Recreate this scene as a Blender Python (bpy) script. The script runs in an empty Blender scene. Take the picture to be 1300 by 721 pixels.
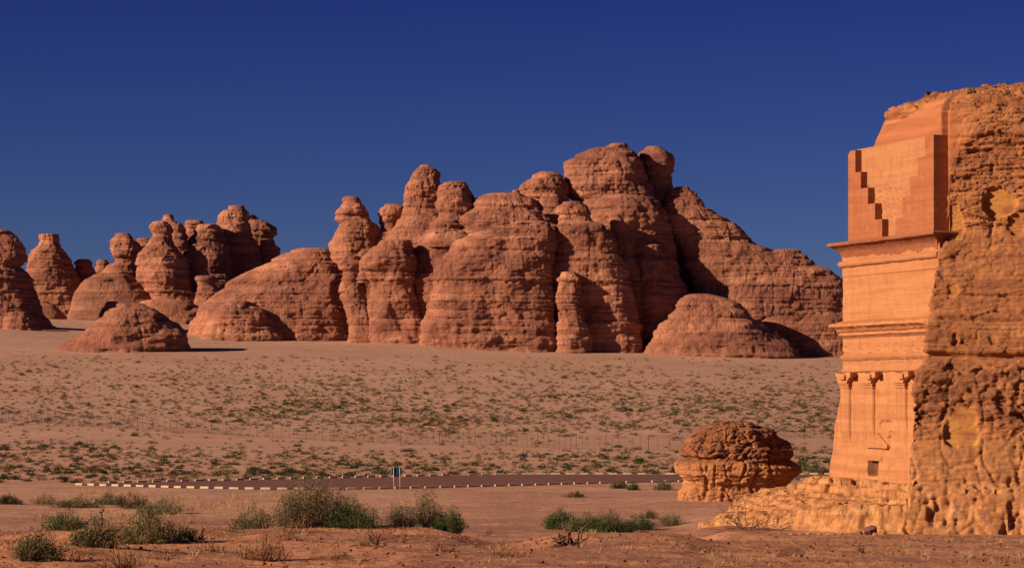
import bpy, math, random
import numpy as np
R = math.radians
SC = bpy.context.scene
COL = SC.collection
rng = np.random.default_rng(7)
random.seed(7)

# ------------------------------------------------------------------ camera, sky, sun, exposure
F = 3070.0; CX = 650.0; HY = 500.0; CZ = 8.0          # focal length in photo pixels, horizon row, eye height
cam = bpy.data.cameras.new('camera'); co = bpy.data.objects.new('camera', cam); COL.objects.link(co)
cam.sensor_width = 36; cam.lens = 36 * F / 1300; cam.shift_y = (HY - 360.5) / 1300
cam.clip_start = 0.5; cam.clip_end = 20000
co.location = (0, 0, CZ); co.rotation_euler = (R(90), 0, 0); SC.camera = co
AZ, EL = R(-112), R(22.5)
w = bpy.data.worlds.new('World'); SC.world = w; w.use_nodes = True
nt = w.node_tree; bg = nt.nodes['Background']
sky = nt.nodes.new('ShaderNodeTexSky'); sky.sky_type = 'NISHITA'; sky.sun_disc = False
sky.sun_elevation = EL; sky.sun_rotation = AZ; sky.altitude = 2500; sky.air_density = 1.0; sky.dust_density = 0.0; sky.ozone_density = 3.0
hs = nt.nodes.new('ShaderNodeHueSaturation'); hs.inputs['Saturation'].default_value = 1.1; hs.inputs['Value'].default_value = 1.0
gm = nt.nodes.new('ShaderNodeMix'); gm.data_type = 'RGBA'; gm.blend_type = 'MULTIPLY'; gm.inputs[0].default_value = 1
tc = nt.nodes.new('ShaderNodeTexCoord'); sx = nt.nodes.new('ShaderNodeSeparateXYZ'); cr = nt.nodes.new('ShaderNodeValToRGB')
cr.color_ramp.elements[0].position = 0.02; cr.color_ramp.elements[0].color = (0.128, 0.142, 0.225, 1)
cr.color_ramp.elements[1].position = 0.17; cr.color_ramp.elements[1].color = (0.070, 0.068, 0.215, 1)
nt.links.new(tc.outputs['Generated'], sx.inputs[0]); nt.links.new(sx.outputs[2], cr.inputs[0]); nt.links.new(cr.outputs[0], gm.inputs[7])
nt.links.new(sky.outputs[0], hs.inputs['Color']); nt.links.new(hs.outputs[0], gm.inputs[6])
nt.links.new(gm.outputs[2], bg.inputs[0]); bg.inputs[1].default_value = 0.1
sl = bpy.data.lights.new('sun', 'SUN'); sl.energy = 5.0; sl.angle = R(0.6); sl.color = (1.0, 0.79, 0.58)
so = bpy.data.objects.new('sun', sl); COL.objects.link(so)
so.rotation_euler = (R(90) - EL, 0, math.pi - AZ)
vs = SC.view_settings; vs.view_transform = 'Standard'; vs.look = 'None'; vs.exposure = 0.7; vs.gamma = 1.0; vs.use_curve_mapping = False

# ------------------------------------------------------------------ numeric helpers
def noise(x, y, z=0.0, seed=0):                                   # gradient noise, turned in plan so that no grid shows
    x, y, z = np.broadcast_arrays(np.asarray(x, float), np.asarray(y, float), np.asarray(z, float))
    x, y = .788 * x - .616 * y + 13.7, .616 * x + .788 * y + 5.3; z = z + 7.1
    fx, fy, fz = np.floor(x).astype(np.int64), np.floor(y).astype(np.int64), np.floor(z).astype(np.int64)
    tx, ty, tz = x - fx, y - fy, z - fz
    sx, sy, sz = [t * t * t * (t * (t * 6 - 15) + 10) for t in (tx, ty, tz)]
    def c(a, b, d):
        h = ((fx + a) * 374761393 + (fy + b) * 668265263 + (fz + d) * 1440662683 + seed * 1274126177) & 0xffffffff
        h = ((h ^ (h >> 13)) * 1274126177) & 0xffffffff; h = ((h ^ (h >> 16)) * 2246822519) & 0xffffffff; h ^= h >> 15
        return (((h & 1023) / 511.5 - 1) * (tx - a) + (((h >> 10) & 1023) / 511.5 - 1) * (ty - b) + (((h >> 20) & 1023) / 511.5 - 1) * (tz - d))
    y0 = (c(0,0,0) * (1-sx) + c(1,0,0) * sx) * (1-sy) + (c(0,1,0) * (1-sx) + c(1,1,0) * sx) * sy
    y1 = (c(0,0,1) * (1-sx) + c(1,0,1) * sx) * (1-sy) + (c(0,1,1) * (1-sx) + c(1,1,1) * sx) * sy
    return (y0 * (1-sz) + y1 * sz) * 1.5
def fbm(x, y, z=0.0, oct=4, seed=0, g=0.5):
    s = 0; a = 1; t = 0
    for i in range(oct):
        s = s + a * noise(np.asarray(x) * 2**i, np.asarray(y) * 2**i, np.asarray(z) * 2**i, seed + i * 17); t += a; a *= g
    return s / t * 1.4
def blocks(x, y, z, seed=0, jit=.9):
    """cell noise: distance to the nearest crack between blocks, and a random level per block"""
    x, y, z = np.broadcast_arrays(np.asarray(x, float), np.asarray(y, float), np.asarray(z, float))
    x, y = .788 * x - .616 * y + 3.7, .616 * x + .788 * y + 9.3
    fx, fy, fz = np.floor(x).astype(np.int64), np.floor(y).astype(np.int64), np.floor(z).astype(np.int64)
    f1 = np.full(x.shape, 9.); f2 = np.full(x.shape, 9.); lv = np.zeros(x.shape)
    for a in (-1, 0, 1):
        for b in (-1, 0, 1):
            for c in (-1, 0, 1):
                h = ((fx + a) * 374761393 + (fy + b) * 668265263 + (fz + c) * 1440662683 + seed * 1274126177) & 0xffffffff
                h = ((h ^ (h >> 13)) * 1274126177) & 0xffffffff; h = ((h ^ (h >> 16)) * 2246822519) & 0xffffffff; h ^= h >> 15
                d = np.sqrt((fx + a + .5 + jit * ((h & 1023) / 1023. - .5) - x) ** 2 + (fy + b + .5 + jit * (((h >> 10) & 1023) / 1023. - .5) - y) ** 2 + (fz + c + .5 + jit * (((h >> 20) & 1023) / 1023. - .5) - z) ** 2)
                nw = d < f1; f2 = np.where(nw, f1, np.minimum(f2, d)); lv = np.where(nw, ((h >> 5) & 1023) / 511.5 - 1, lv); f1 = np.where(nw, d, f1)
    return f2 - f1, lv
def sst(a, b, x):
    t = np.clip((x - a) / (b - a), 0, 1); return t * t * (3 - 2 * t)

def hummocks(x, y):
    # small wind-blown mounds gathered round the near bushes: (photo x, distance, radius, height)
    h = 0
    for hx, hy, hr, hh in HUM:
        X = (hx - CX) / F * hy
        h = h + hh * np.exp(-(((x - X) / hr) ** 2 + ((y - hy) / (hr * 1.3)) ** 2))
    return h
HUM = [(410, 99, 2.6, .30), (190, 92, 2.0, .35), (70, 86, 2.0, .32), (530, 99, 2.4, .22), (320, 104, 1.7, .35), (120, 93, 1.6, .3),
       (335, 82, 1.3, .25), (150, 78, 1.5, .2), (235, 96, 2.0, .25), (720, 88, 1.2, .12), (60, 70, 3.5, .35), (940, 112, 2.6, .35), (300, 78, 3, .22),
       (475, 90, 1.2, .15)]
def G(x, y, fine=True):
    x = np.asarray(x, float); y = np.asarray(y, float)
    q = x / np.maximum(y, 20)
    px = CX + F * q
    near = 3.68 - (y - 60) * 0.034
    near = np.where(y < 60, 3.68 + (60 - y) * 0.043, near)
    cl = 96 + 5 * noise(px / 130, 3.3)                            # where the near rise ends
    left = np.where(y > cl, (3.68 - (cl - 60) * 0.034) * (1 - sst(cl, cl + 24, y)), near)
    rightp = np.maximum(3.68 - (y - 60) * 0.0462, 0.42) ; rightp = np.where(y < 60, near, rightp)
    rightp = rightp * (1 - sst(150, 175, y))
    t = sst(840, 930, px + 6 * noise(y / 9, 1.7))
    # centre dips a little for the sand track
    dip = -0.55 * np.exp(-((px - 640) / 55) ** 2) * sst(72, 98, y) * (1 - sst(118, 130, y))
    z = left * (1 - t) + rightp * t + dip * (1 - t)
    far = 23.8 * (np.clip(y - 395, 0, 620) / 405.0) ** 1.22
    far = far - .032 * np.clip(x, -420, 420) * sst(480, 800, y)       # the plain falls gently to the right
    z = z + far
    amp = sst(225, 270, y) + 0.0
    z = z + amp * 0.5 * fbm(x / 70, y / 34, 0.5, 3, 5) + (1 - sst(150, 185, y)) * 0.06 * fbm(x / 5, y / 5, .1, 3, 9)
    z = z + sst(118, 135, y) * (1 - sst(178, 192, y)) * 0.10 * fbm(x / 9, y / 6, .7, 3, 31)
    z = z + sst(600, 800, y) * 1.2 * fbm(x / 90, y / 60, .5, 2, 15)
    z = z + hummocks(x, y)
    if fine:
        a = 1 - sst(120, 160, y)
        z = z + a * (0.065 * fbm(x / 1.1, y / 1.3, .3, 3, 21) + 0.035 * np.clip(noise(x / .35, y / .4, .3, 77) - .35, 0, 1))
    return z
def P(px, Y, py=None):                                            # world x (and z) of a photo position at distance Y
    x = (px - CX) / F * Y
    return (x, Y) if py is None else (x, Y, CZ + (HY - py) / F * Y)
def hit(px, py, lo=55.0, hi=1200.0):                              # distance at which the ground shows at a photo position
    ys = np.exp(np.linspace(math.log(lo), math.log(hi), 1500)); xs = (px - CX) / F * ys
    zz = G(xs, ys, False); row = HY - (zz - CZ) / ys * F
    ok = np.nonzero(row <= py)[0]
    return float(ys[ok[0]]) if len(ok) else hi

# ------------------------------------------------------------------ object helpers
def tag(o, label=None, cat=None, group=None, kind=None):
    if label: o['label'] = label
    if cat: o['category'] = cat
    if group: o['group'] = group
    if kind: o['kind'] = kind
    return o
def link(o, parent=None):
    COL.objects.link(o)
    if parent: o.parent = parent
    return o
def empty(name, loc=(0, 0, 0)):
    o = bpy.data.objects.new(name, None); o.location = loc; o.empty_display_size = .3; return link(o)
def mesh(name, V, Fc, mat=None, parent=None, smooth=False, attrs=None, loc=None):
    """V: n x 3, Fc: list/array of quads or mixed faces; vertices are in world space, loc moves the origin there."""
    V = np.asarray(V, np.float32)
    q_ = parent; off = np.zeros(3, np.float32)
    while q_ is not None: off += np.array(q_.location, np.float32); q_ = q_.parent
    V = V - off
    if loc is not None: V = V - (np.array(loc, np.float32) - off); 
    me = bpy.data.meshes.new(name)
    if isinstance(Fc, np.ndarray):
        n, k = Fc.shape
        me.vertices.add(len(V)); me.vertices.foreach_set('co', V.ravel())
        me.loops.add(n * k); me.loops.foreach_set('vertex_index', Fc.astype(np.int32).ravel())
        me.polygons.add(n); me.polygons.foreach_set('loop_start', np.arange(0, n * k, k, dtype=np.int32))
        me.update(calc_edges=True)
    else:
        me.from_pydata(V.tolist(), [], [list(map(int, f)) for f in Fc])
    if smooth: me.polygons.foreach_set('use_smooth', np.ones(len(me.polygons), bool))
    for k_, v_ in (attrs or {}).items():
        a = me.attributes.new(k_, 'FLOAT', 'POINT'); a.data.foreach_set('value', np.asarray(v_, np.float32).ravel())
    if mat: me.materials.append(mat)
    o = bpy.data.objects.new(name, me)
    if loc is not None: o.location = np.array(loc, np.float32) - off
    return link(o, parent)
def grid_faces(nr, nc, wrap=False):
    i = np.arange(nr - 1)[:, None]; j = np.arange(nc if wrap else nc - 1)[None, :]; k = (j + 1) % nc
    a = i * nc + j; b = i * nc + k; c = (i + 1) * nc + k; d = (i + 1) * nc + j
    return np.stack([a, b, c, d], -1).reshape(-1, 4)
class MB:
    def __init__(s): s.v = []; s.f = []
    def add(s, V, Fs):
        n = len(s.v); s.v += [tuple(map(float, v)) for v in V]; s.f += [[n + i for i in f] for f in Fs]
    def prism(s, poly, a, b, fn):                                  # poly in 2D, extruded a..b ; fn(p, q, t) -> world
        n = len(poly); V = [fn(p, q, a) for p, q in poly] + [fn(p, q, b) for p, q in poly]
        s.add(V, [[i, (i + 1) % n, n + (i + 1) % n, n + i] for i in range(n)] + [list(range(n))[::-1], [n + i for i in range(n)]])
    def box(s, x0, x1, y0, y1, z0, z1, fn=None):
        fn = fn or (lambda a, b, c: (a, b, c))
        s.add([fn(x, y, z) for z in (z0, z1) for x, y in ((x0, y0), (x1, y0), (x1, y1), (x0, y1))],
              [[0, 3, 2, 1], [4, 5, 6, 7], [0, 1, 5, 4], [1, 2, 6, 5], [2, 3, 7, 6], [3, 0, 4, 7]])
    def tube(s, pts, rad, n=5, cap=True):
        pts = [np.array(p, float) for p in pts]; V = []; L = len(pts)
        if not hasattr(rad, '__len__'): rad = [rad] * L
        for i, p in enumerate(pts):
            d = pts[min(i + 1, L - 1)] - pts[max(i - 1, 0)]; d /= np.linalg.norm(d) + 1e-9
            a = np.cross(d, (0, 0, 1) if abs(d[2]) < .9 else (1, 0, 0)); a /= np.linalg.norm(a); b = np.cross(d, a)
            for k in range(n):
                t = 2 * math.pi * k / n; V.append(p + rad[i] * (math.cos(t) * a + math.sin(t) * b))
        Fs = [[i * n + k, i * n + (k + 1) % n, (i + 1) * n + (k + 1) % n, (i + 1) * n + k] for i in range(L - 1) for k in range(n)]
        if cap: Fs += [list(range(n))[::-1], [(L - 1) * n + k for k in range(n)]]
        s.add(V, Fs)
    def build(s, name, mat, parent=None, loc=None, smooth=False, bevel=0):
        o = mesh(name, s.v, s.f, mat, parent, smooth, loc=loc)
        if bevel:
            m = o.modifiers.new('bevel', 'BEVEL'); m.width = bevel; m.segments = 2; m.limit_method = 'ANGLE'
        return o

# ------------------------------------------------------------------ materials
def newmat(name, rough=0.95):
    m = bpy.data.materials.new(name); m.use_nodes = True
    b = m.node_tree.nodes['Principled BSDF']; b.inputs['Roughness'].default_value = rough
    b.inputs['Specular IOR Level'].default_value = 0.15
    return m, m.node_tree, b
def node(t, kind, **kw):
    n = t.nodes.new(kind)
    for k, v in kw.items():
        if k.startswith('i_'): n.inputs[k[2:].replace('_', ' ')].default_value = v
        else: setattr(n, k, v)
    return n
def coords(t, scale=(1, 1, 1)):
    g = node(t, 'ShaderNodeNewGeometry'); mp = node(t, 'ShaderNodeMapping'); mp.inputs['Scale'].default_value = scale
    t.links.new(g.outputs['Position'], mp.inputs['Vector']); return mp.outputs[0]
def nz(t, scale, detail=6, rough=.6, sc=(1, 1, 1), dist=0):
    n = node(t, 'ShaderNodeTexNoise'); n.inputs['Scale'].default_value = scale; n.inputs['Detail'].default_value = detail
    n.inputs['Roughness'].default_value = rough; n.inputs['Distortion'].default_value = dist
    t.links.new(coords(t, sc), n.inputs['Vector']); return n.outputs[0]
def ramp(t, src, stops):
    r = node(t, 'ShaderNodeValToRGB'); e = r.color_ramp.elements
    while len(e) > len(stops): e.remove(e[-1])
    while len(e) < len(stops): e.new(0.5)
    for k, (p, c) in enumerate(stops): e[k].position = p; e[k].color = c if len(c) == 4 else (*c, 1)
    t.links.new(src, r.inputs[0]); return r.outputs[0]
def mix(t, fac, a, b, mode='MIX'):
    m = node(t, 'ShaderNodeMix', data_type='RGBA', blend_type=mode)
    for idx, v in ((0, fac), (6, a), (7, b)):
        if hasattr(v, 'links') or hasattr(v, 'is_linked'): t.links.new(v, m.inputs[idx])
        else: m.inputs[idx].default_value = v if idx == 0 else (v if len(v) == 4 else (*v, 1))
    return m.outputs[2]
def math_(t, op, a, b=None, c=None):
    m = node(t, 'ShaderNodeMath', operation=op)
    for i, v in enumerate((a, b, c)):
        if v is None: continue
        if hasattr(v, 'is_linked'): t.links.new(v, m.inputs[i])
        else: m.inputs[i].default_value = v
    return m.outputs[0]
def attr(t, name):
    a = node(t, 'ShaderNodeAttribute', attribute_name=name); return a.outputs['Fac']
def bump(t, b, hts):
    prev = None
    for h, dist, st in hts:
        n = node(t, 'ShaderNodeBump'); n.inputs['Distance'].default_value = dist; n.inputs['Strength'].default_value = st
        t.links.new(h, n.inputs['Height'])
        if prev: t.links.new(prev, n.inputs['Normal'])
        prev = n.outputs[0]
    t.links.new(prev, b.inputs['Normal'])

def far_rock_mat():
    m, t, b = newmat('far_sandstone')
    strat = nz(t, .30, 6, .62, (.10, .10, 1.6), .3)
    big = nz(t, .07, 5, .6, (.22, .22, 1.7), .4)
    c1 = ramp(t, strat, [(.28, (.225, .086, .049)), (.46, (.365, .145, .083)), (.56, (.44, .182, .104)), (.72, (.53, .248, .148))])
    c2 = mix(t, ramp(t, big, [(.42, (0, 0, 0)), (.62, (1, 1, 1))]), c1, (.255, .095, .060))
    stain = nz(t, .55, 6, .7, (1, 1, .22), .2)
    c3 = mix(t, ramp(t, stain, [(.50, (0, 0, 0)), (.70, (.50, .50, .50))]), c2, (.21, .085, .057))
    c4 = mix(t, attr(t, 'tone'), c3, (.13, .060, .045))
    t.links.new(c4, b.inputs['Base Color'])
    s2 = nz(t, .9, 8, .68, (.35, .35, 1.5), .4); s3 = nz(t, 1.6, 7, .7); s4 = nz(t, .8, 5, .6, (1.6, 1.6, .25))
    bump(t, b, [(math_(t, 'MULTIPLY', s2, ramp(t, nz(t, .07, 4, .6), [(.40, (.25, .25, .25)), (.60, (1, 1, 1))])), 1.7, .85), (s3, .65, .75), (s4, .55, .6)])
    return m
def sand_mat():
    m, t, b = newmat('desert_sand')
    a = nz(t, .03, 8, .62, (1, 1.4, 1)); c = nz(t, .35, 8, .7); d = nz(t, 5.0, 6, .75)
    base = ramp(t, a, [(.33, (.39, .213, .140)), (.5, (.432, .243, .165)), (.68, (.472, .275, .190))])
    near = ramp(t, c, [(.30, (.40, .155, .075)), (.5, (.52, .215, .105)), (.72, (.62, .27, .13))])
    col = mix(t, attr(t, 'near'), base, near)
    col = mix(t, attr(t, 'gravel'), col, (.275, .122, .078))
    col = mix(t, attr(t, 'ochre'), col, (.48, .36, .17))
    sp = ramp(t, d, [(.36, (.5, .45, .45)), (.5, (1, 1, 1)), (.66, (1.0, 1.0, 1.0)), (.74, (1.35, 1.3, 1.2))])
    col = mix(t, .75, col, sp, 'MULTIPLY')
    sp2 = ramp(t, c, [(.35, (.8, .78, .76)), (.6, (1.05, 1.05, 1.05))])
    col = mix(t, .8, col, sp2, 'MULTIPLY')
    t.links.new(col, b.inputs['Base Color'])
    bump(t, b, [(c, .5, .5), (nz(t, 2.2, 6, .7), .12, .7), (nz(t, 11, 4, .7), .03, .6)])
    return m
def near_rock_mat():
    m, t, b = newmat('weathered_sandstone')
    strat = nz(t, 1.1, 7, .62, (.16, .16, 1.5), .5)
    c1 = ramp(t, strat, [(.30, (.25, .088, .034)), (.45, (.36, .132, .050)), (.57, (.44, .172, .064)), (.72, (.50, .225, .088))])
    pale = ramp(t, nz(t, .9, 6, .65, (.5, .5, 1.6), .6), [(.3, (.38, .150, .055)), (.5, (.50, .220, .085)), (.7, (.60, .30, .13))])
    col = mix(t, attr(t, 'pale'), c1, pale)
    blot = nz(t, 1.4, 8, .72, (1, 1, .7), .4)
    dk = math_(t, 'MULTIPLY', ramp(t, blot, [(.36, (0, 0, 0)), (.54, (1, 1, 1))]), attr(t, 'varnish'))
    col = mix(t, dk, col, (.155, .060, .034))
    streak = nz(t, 1.5, 6, .7, (1.6, 1.6, .14), .2)
    col = mix(t, math_(t, 'MULTIPLY', ramp(t, streak, [(.50, (0, 0, 0)), (.62, (.8, .8, .8))]), math_(t, 'SUBTRACT', 1.0, attr(t, 'smoothed'))), col, (.25, .105, .055))
    dressed = ramp(t, strat, [(.35, (.25, .082, .036)), (.55, (.32, .108, .046)), (.7, (.36, .13, .058))])
    col = mix(t, math_(t, 'MULTIPLY', attr(t, 'smoothed'), .95), col, dressed)
    col = mix(t, math_(t, 'MULTIPLY', attr(t, 'yellow'), .80), col, (.56, .26, .055))
    t.links.new(col, b.inputs['Base Color'])
    rough = math_(t, 'SUBTRACT', 1.0, attr(t, 'smoothed'))
    h1 = math_(t, 'MULTIPLY', nz(t, 2.2, 9, .72, (.35, .35, 2.0), .4), rough)
    h2 = math_(t, 'MULTIPLY', nz(t, 7, 7, .7, (.8, .8, 1.2)), math_(t, 'ADD', rough, .12))
    bump(t, b, [(h1, .24, .85), (h2, .05, .7)])
    return m
def facade_mat(name, a, bb, cc, pits=.25):
    m, t, b = newmat(name, .9)
    strat = nz(t, .8, 7, .62, (.10, .10, 2.6), .9)
    c1 = ramp(t, strat, [(.30, a), (.5, bb), (.70, cc)])
    bl = nz(t, 1.2, 7, .68); c2 = mix(t, math_(t, 'MULTIPLY', ramp(t, bl, [(.48, (0, 0, 0)), (.70, (1, 1, 1))]), .40), c1, tuple(v * .72 for v in a))
    pale = nz(t, 2.6, 6, .7, (1, 1, .8)); c3 = mix(t, math_(t, 'MULTIPLY', ramp(t, pale, [(.56, (0, 0, 0)), (.70, (1, 1, 1))]), .30), c2, (.50, .24, .12))
    stn = nz(t, 1.3, 7, .7, (1.5, 1.5, .18), .3); c3 = mix(t, math_(t, 'MULTIPLY', ramp(t, stn, [(.50, (0, 0, 0)), (.68, (1, 1, 1))]) , .24), c3, tuple(v * .6 for v in a))
    t.links.new(c3, b.inputs['Base Color'])
    bump(t, b, [(nz(t, 1.1, 5, .6, (.3, .3, 1.6)), .10, .5), (nz(t, 14, 6, .7), .03, pits), (nz(t, 4, 7, .7), .06, pits)])
    return m
def plain(name, c, rough=.85, var=.3, sc=3.0, dark=.6):
    m, t, b = newmat(name, rough)
    col = mix(t, ramp(t, nz(t, sc, 6, .7), [(.4, (0, 0, 0)), (.65, (var, var, var))]), c, tuple(v * dark for v in c[:3]))
    t.links.new(col, b.inputs['Base Color']); bump(t, b, [(nz(t, sc * 4, 5, .7), .02, .4)])
    return m
def leaf_mat(name, c0, c1, c2):
    m, t, b = newmat(name, .8)
    col = ramp(t, attr(t, 'tone'), [(0, c0), (.5, c1), (1, c2)])
    oi = node(t, 'ShaderNodeObjectInfo')
    v = ramp(t, oi.outputs['Random'], [(0, (.75, .72, .7)), (.5, (1, 1, 1)), (1, (1.25, 1.15, 1.0))])
    t.links.new(mix(t, 1.0, col, v, 'MULTIPLY'), b.inputs['Base Color'])
    return m
M = dict(
    far=far_rock_mat(), sand=sand_mat(), rock=near_rock_mat(),
    wall=facade_mat('dressed_sandstone', (.295, .115, .047), (.36, .147, .060), (.42, .188, .082)),
    merlon=facade_mat('red_sandstone', (.235, .074, .032), (.285, .094, .040), (.32, .112, .050)),
    panel=facade_mat('pale_dressed_sandstone', (.30, .118, .050), (.345, .142, .061), (.39, .172, .078), .5),
    hewn=facade_mat('hewn_shaded_sandstone', (.20, .066, .030), (.25, .084, .037), (.29, .105, .045), 1.0),  # rough hewn stone, its colour also lowered to deepen shade on step sides
    inner=facade_mat('doorway_painted_shade', (.10, .038, .020), (.13, .048, .025), (.16, .060, .03), .6),  # wall stone darkened: shade of the door recess put into the colour
    asphalt=plain('road_asphalt', (.150, .063, .044), .9, .5, .5, .75),
    kerb=plain('painted_concrete', (.47, .34, .225), .8, .6, 3, .6),
    signblue=plain('blue_sign_metal', (.016, .030, .075), .5, .3), metal=plain('galvanised_metal', (.45, .45, .47), .5, .3),
    fence=plain('fence_metal', (.12, .075, .058), .6, .3),
    green=leaf_mat('green_leaves', (.030, .048, .018), (.075, .095, .035), (.15, .15, .06)),
    grey=leaf_mat('grey_green_leaves', (.050, .055, .024), (.120, .112, .050), (.25, .19, .09)),
    dark=leaf_mat('dark_green_leaves', (.018, .036, .012), (.045, .075, .022), (.085, .12, .035)),
    dry=leaf_mat('dry_twigs', (.12, .055, .03), (.24, .12, .06), (.40, .22, .11)),
    low=leaf_mat('scrub_leaves', (.015, .020, .008), (.045, .050, .018), (.40, .22, .10)),
    straw=leaf_mat('straw_grass', (.25, .14, .06), (.40, .25, .11), (.55, .36, .17)),
    wood=plain('dead_wood', (.15, .068, .040), .9, .8, 8, .4),
    redstone=plain('red_brown_stone', (.16, .06, .05), .8, .5), yellowstone=plain('yellow_stone', (.62, .36, .13), .85, .5),
)

# ------------------------------------------------------------------ ground
def make_ground():
    ys = [-300, -150, -60, 0, 25, 42]
    y = 52.0
    while y < 1300:
        ys.append(y); y += (max(.11, y * .0019) if y < 150 else y * .0045 if y < 900 else y * .015)
    while y < 16000: ys.append(y); y *= 1.25
    ys = np.array(ys); q = np.concatenate([-np.geomspace(9, .27, 26)[:-1], np.linspace(-.27, .27, 760), np.geomspace(.27, 9, 26)[1:]])
    X = q[None, :] * np.maximum(ys, 52)[:, None]; Y = np.repeat(ys[:, None], len(q), 1)
    Z = G(X, Y)
    px = CX + F * X / np.maximum(Y, 52)
    nearf = np.clip(1 - sst(95, 150, Y) * .75 - sst(190, 480, Y) * .20 + .25 * fbm(X / 25, Y / 12, .3, 3, 40), 0, 1)
    gravel = sst(.05, .45, fbm(X / 14, Y / 7, .6, 4, 50)) * .5 * (1 - sst(140, 300, Y) * .7)
    # rutted sand track and the dark gravel apron before the road
    gravel = np.maximum(gravel, .55 * sst(126, 140, Y) * (1 - sst(196, 202, Y)) * sst(520, 640, px + 40 * noise(Y / 6, .3, .2, 3)) * (.7 + .5 * fbm(X / 6, Y / 2.5, .2, 3, 60)))
    xc = (np.interp(Y, [120, 136, 152, 170, 185, 200], [-1.5, -.6, 1.2, 3.2, 8, 20]) + .5 * noise(Y / 14, .3, .3, 61)); tr = sum(np.exp(-((X - xc - o_) / .22) ** 2) for o_ in (-.8, .8, 2.3, 3.9)) * sst(118, 126, Y) * (1 - sst(190, 200, Y))
    gravel = np.clip(gravel - .35 * tr, 0, 1)
    band = np.exp(-((Y - 330 - 25 * noise(X / 60, 2.2)) / 26) ** 2)
    gravel = np.clip(gravel - .2 * band, 0, .75)
    hm = np.clip(hummocks(X, Y) / .28, 0, 1); nr_ = (1 - sst(140, 175, Y)); gravel = np.clip(np.maximum(gravel, nr_ * (.28 + .75 * sst(-.25, .35, fbm(X / 5, Y / 4, .3, 4, 51)))) - .9 * hm * nr_, 0, .8)
    ochre = .25 * sst(.25, .6, fbm(X / 40, Y / 30, .9, 4, 66)) * sst(330, 460, Y) * (1 - sst(700, 820, Y))
    V = np.stack([X, Y, Z], -1).reshape(-1, 3)
    o = mesh('desert_ground', V, grid_faces(len(ys), len(q)), M['sand'], smooth=True,
             attrs=dict(near=nearf, gravel=gravel, ochre=ochre))
    tag(o, kind='structure')
make_ground()

def strip_line(pts, step):
    pts = np.array(pts, float); d = np.r_[0, np.cumsum(np.hypot(*np.diff(pts, axis=0).T))]
    s = np.arange(0, d[-1], step); return np.stack([np.interp(s, d, pts[:, 0]), np.interp(s, d, pts[:, 1])], 1)
def on_ground(px, py): Y = hit(px, py, 150); return P(px, Y)
def smooth_line(pts, k=9):
    p = strip_line(pts, 1.0); q = np.pad(p, ((k, k), (0, 0)), mode='edge')
    return np.stack([np.convolve(q[:, i], np.ones(2 * k + 1) / (2 * k + 1), 'valid') for i in (0, 1)], 1)
near_edge = smooth_line([on_ground(78, 615.0), on_ground(200, 618.5), on_ground(345, 622.5), on_ground(475, 621.5), on_ground(600, 618), on_ground(842, 611.5), on_ground(1000, 609), on_ground(1200, 608)])
far_edge = smooth_line([on_ground(79, 614.4), on_ground(176, 612.8), on_ground(300, 609.8), on_ground(440, 606.8), on_ground(614, 602.6), on_ground(740, 602.3), on_ground(860, 602.6), on_ground(1200, 603)])
def make_road():
    n = 160; a = near_edge[np.linspace(0, len(near_edge) - 1, n).astype(int)]; b = far_edge[np.linspace(0, len(far_edge) - 1, n).astype(int)]
    k = 12; t = np.linspace(0, 1, k)[None, :, None]
    XY = a[:, None] * (1 - t) + b[:, None] * t
    Z = G(XY[..., 0], XY[..., 1]) + .035
    V = np.concatenate([XY, Z[..., None]], -1).reshape(-1, 3)
    tag(mesh('road', V, grid_faces(n, k)[:, ::-1], M['asphalt'], smooth=True), kind='structure')
make_road()

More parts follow.
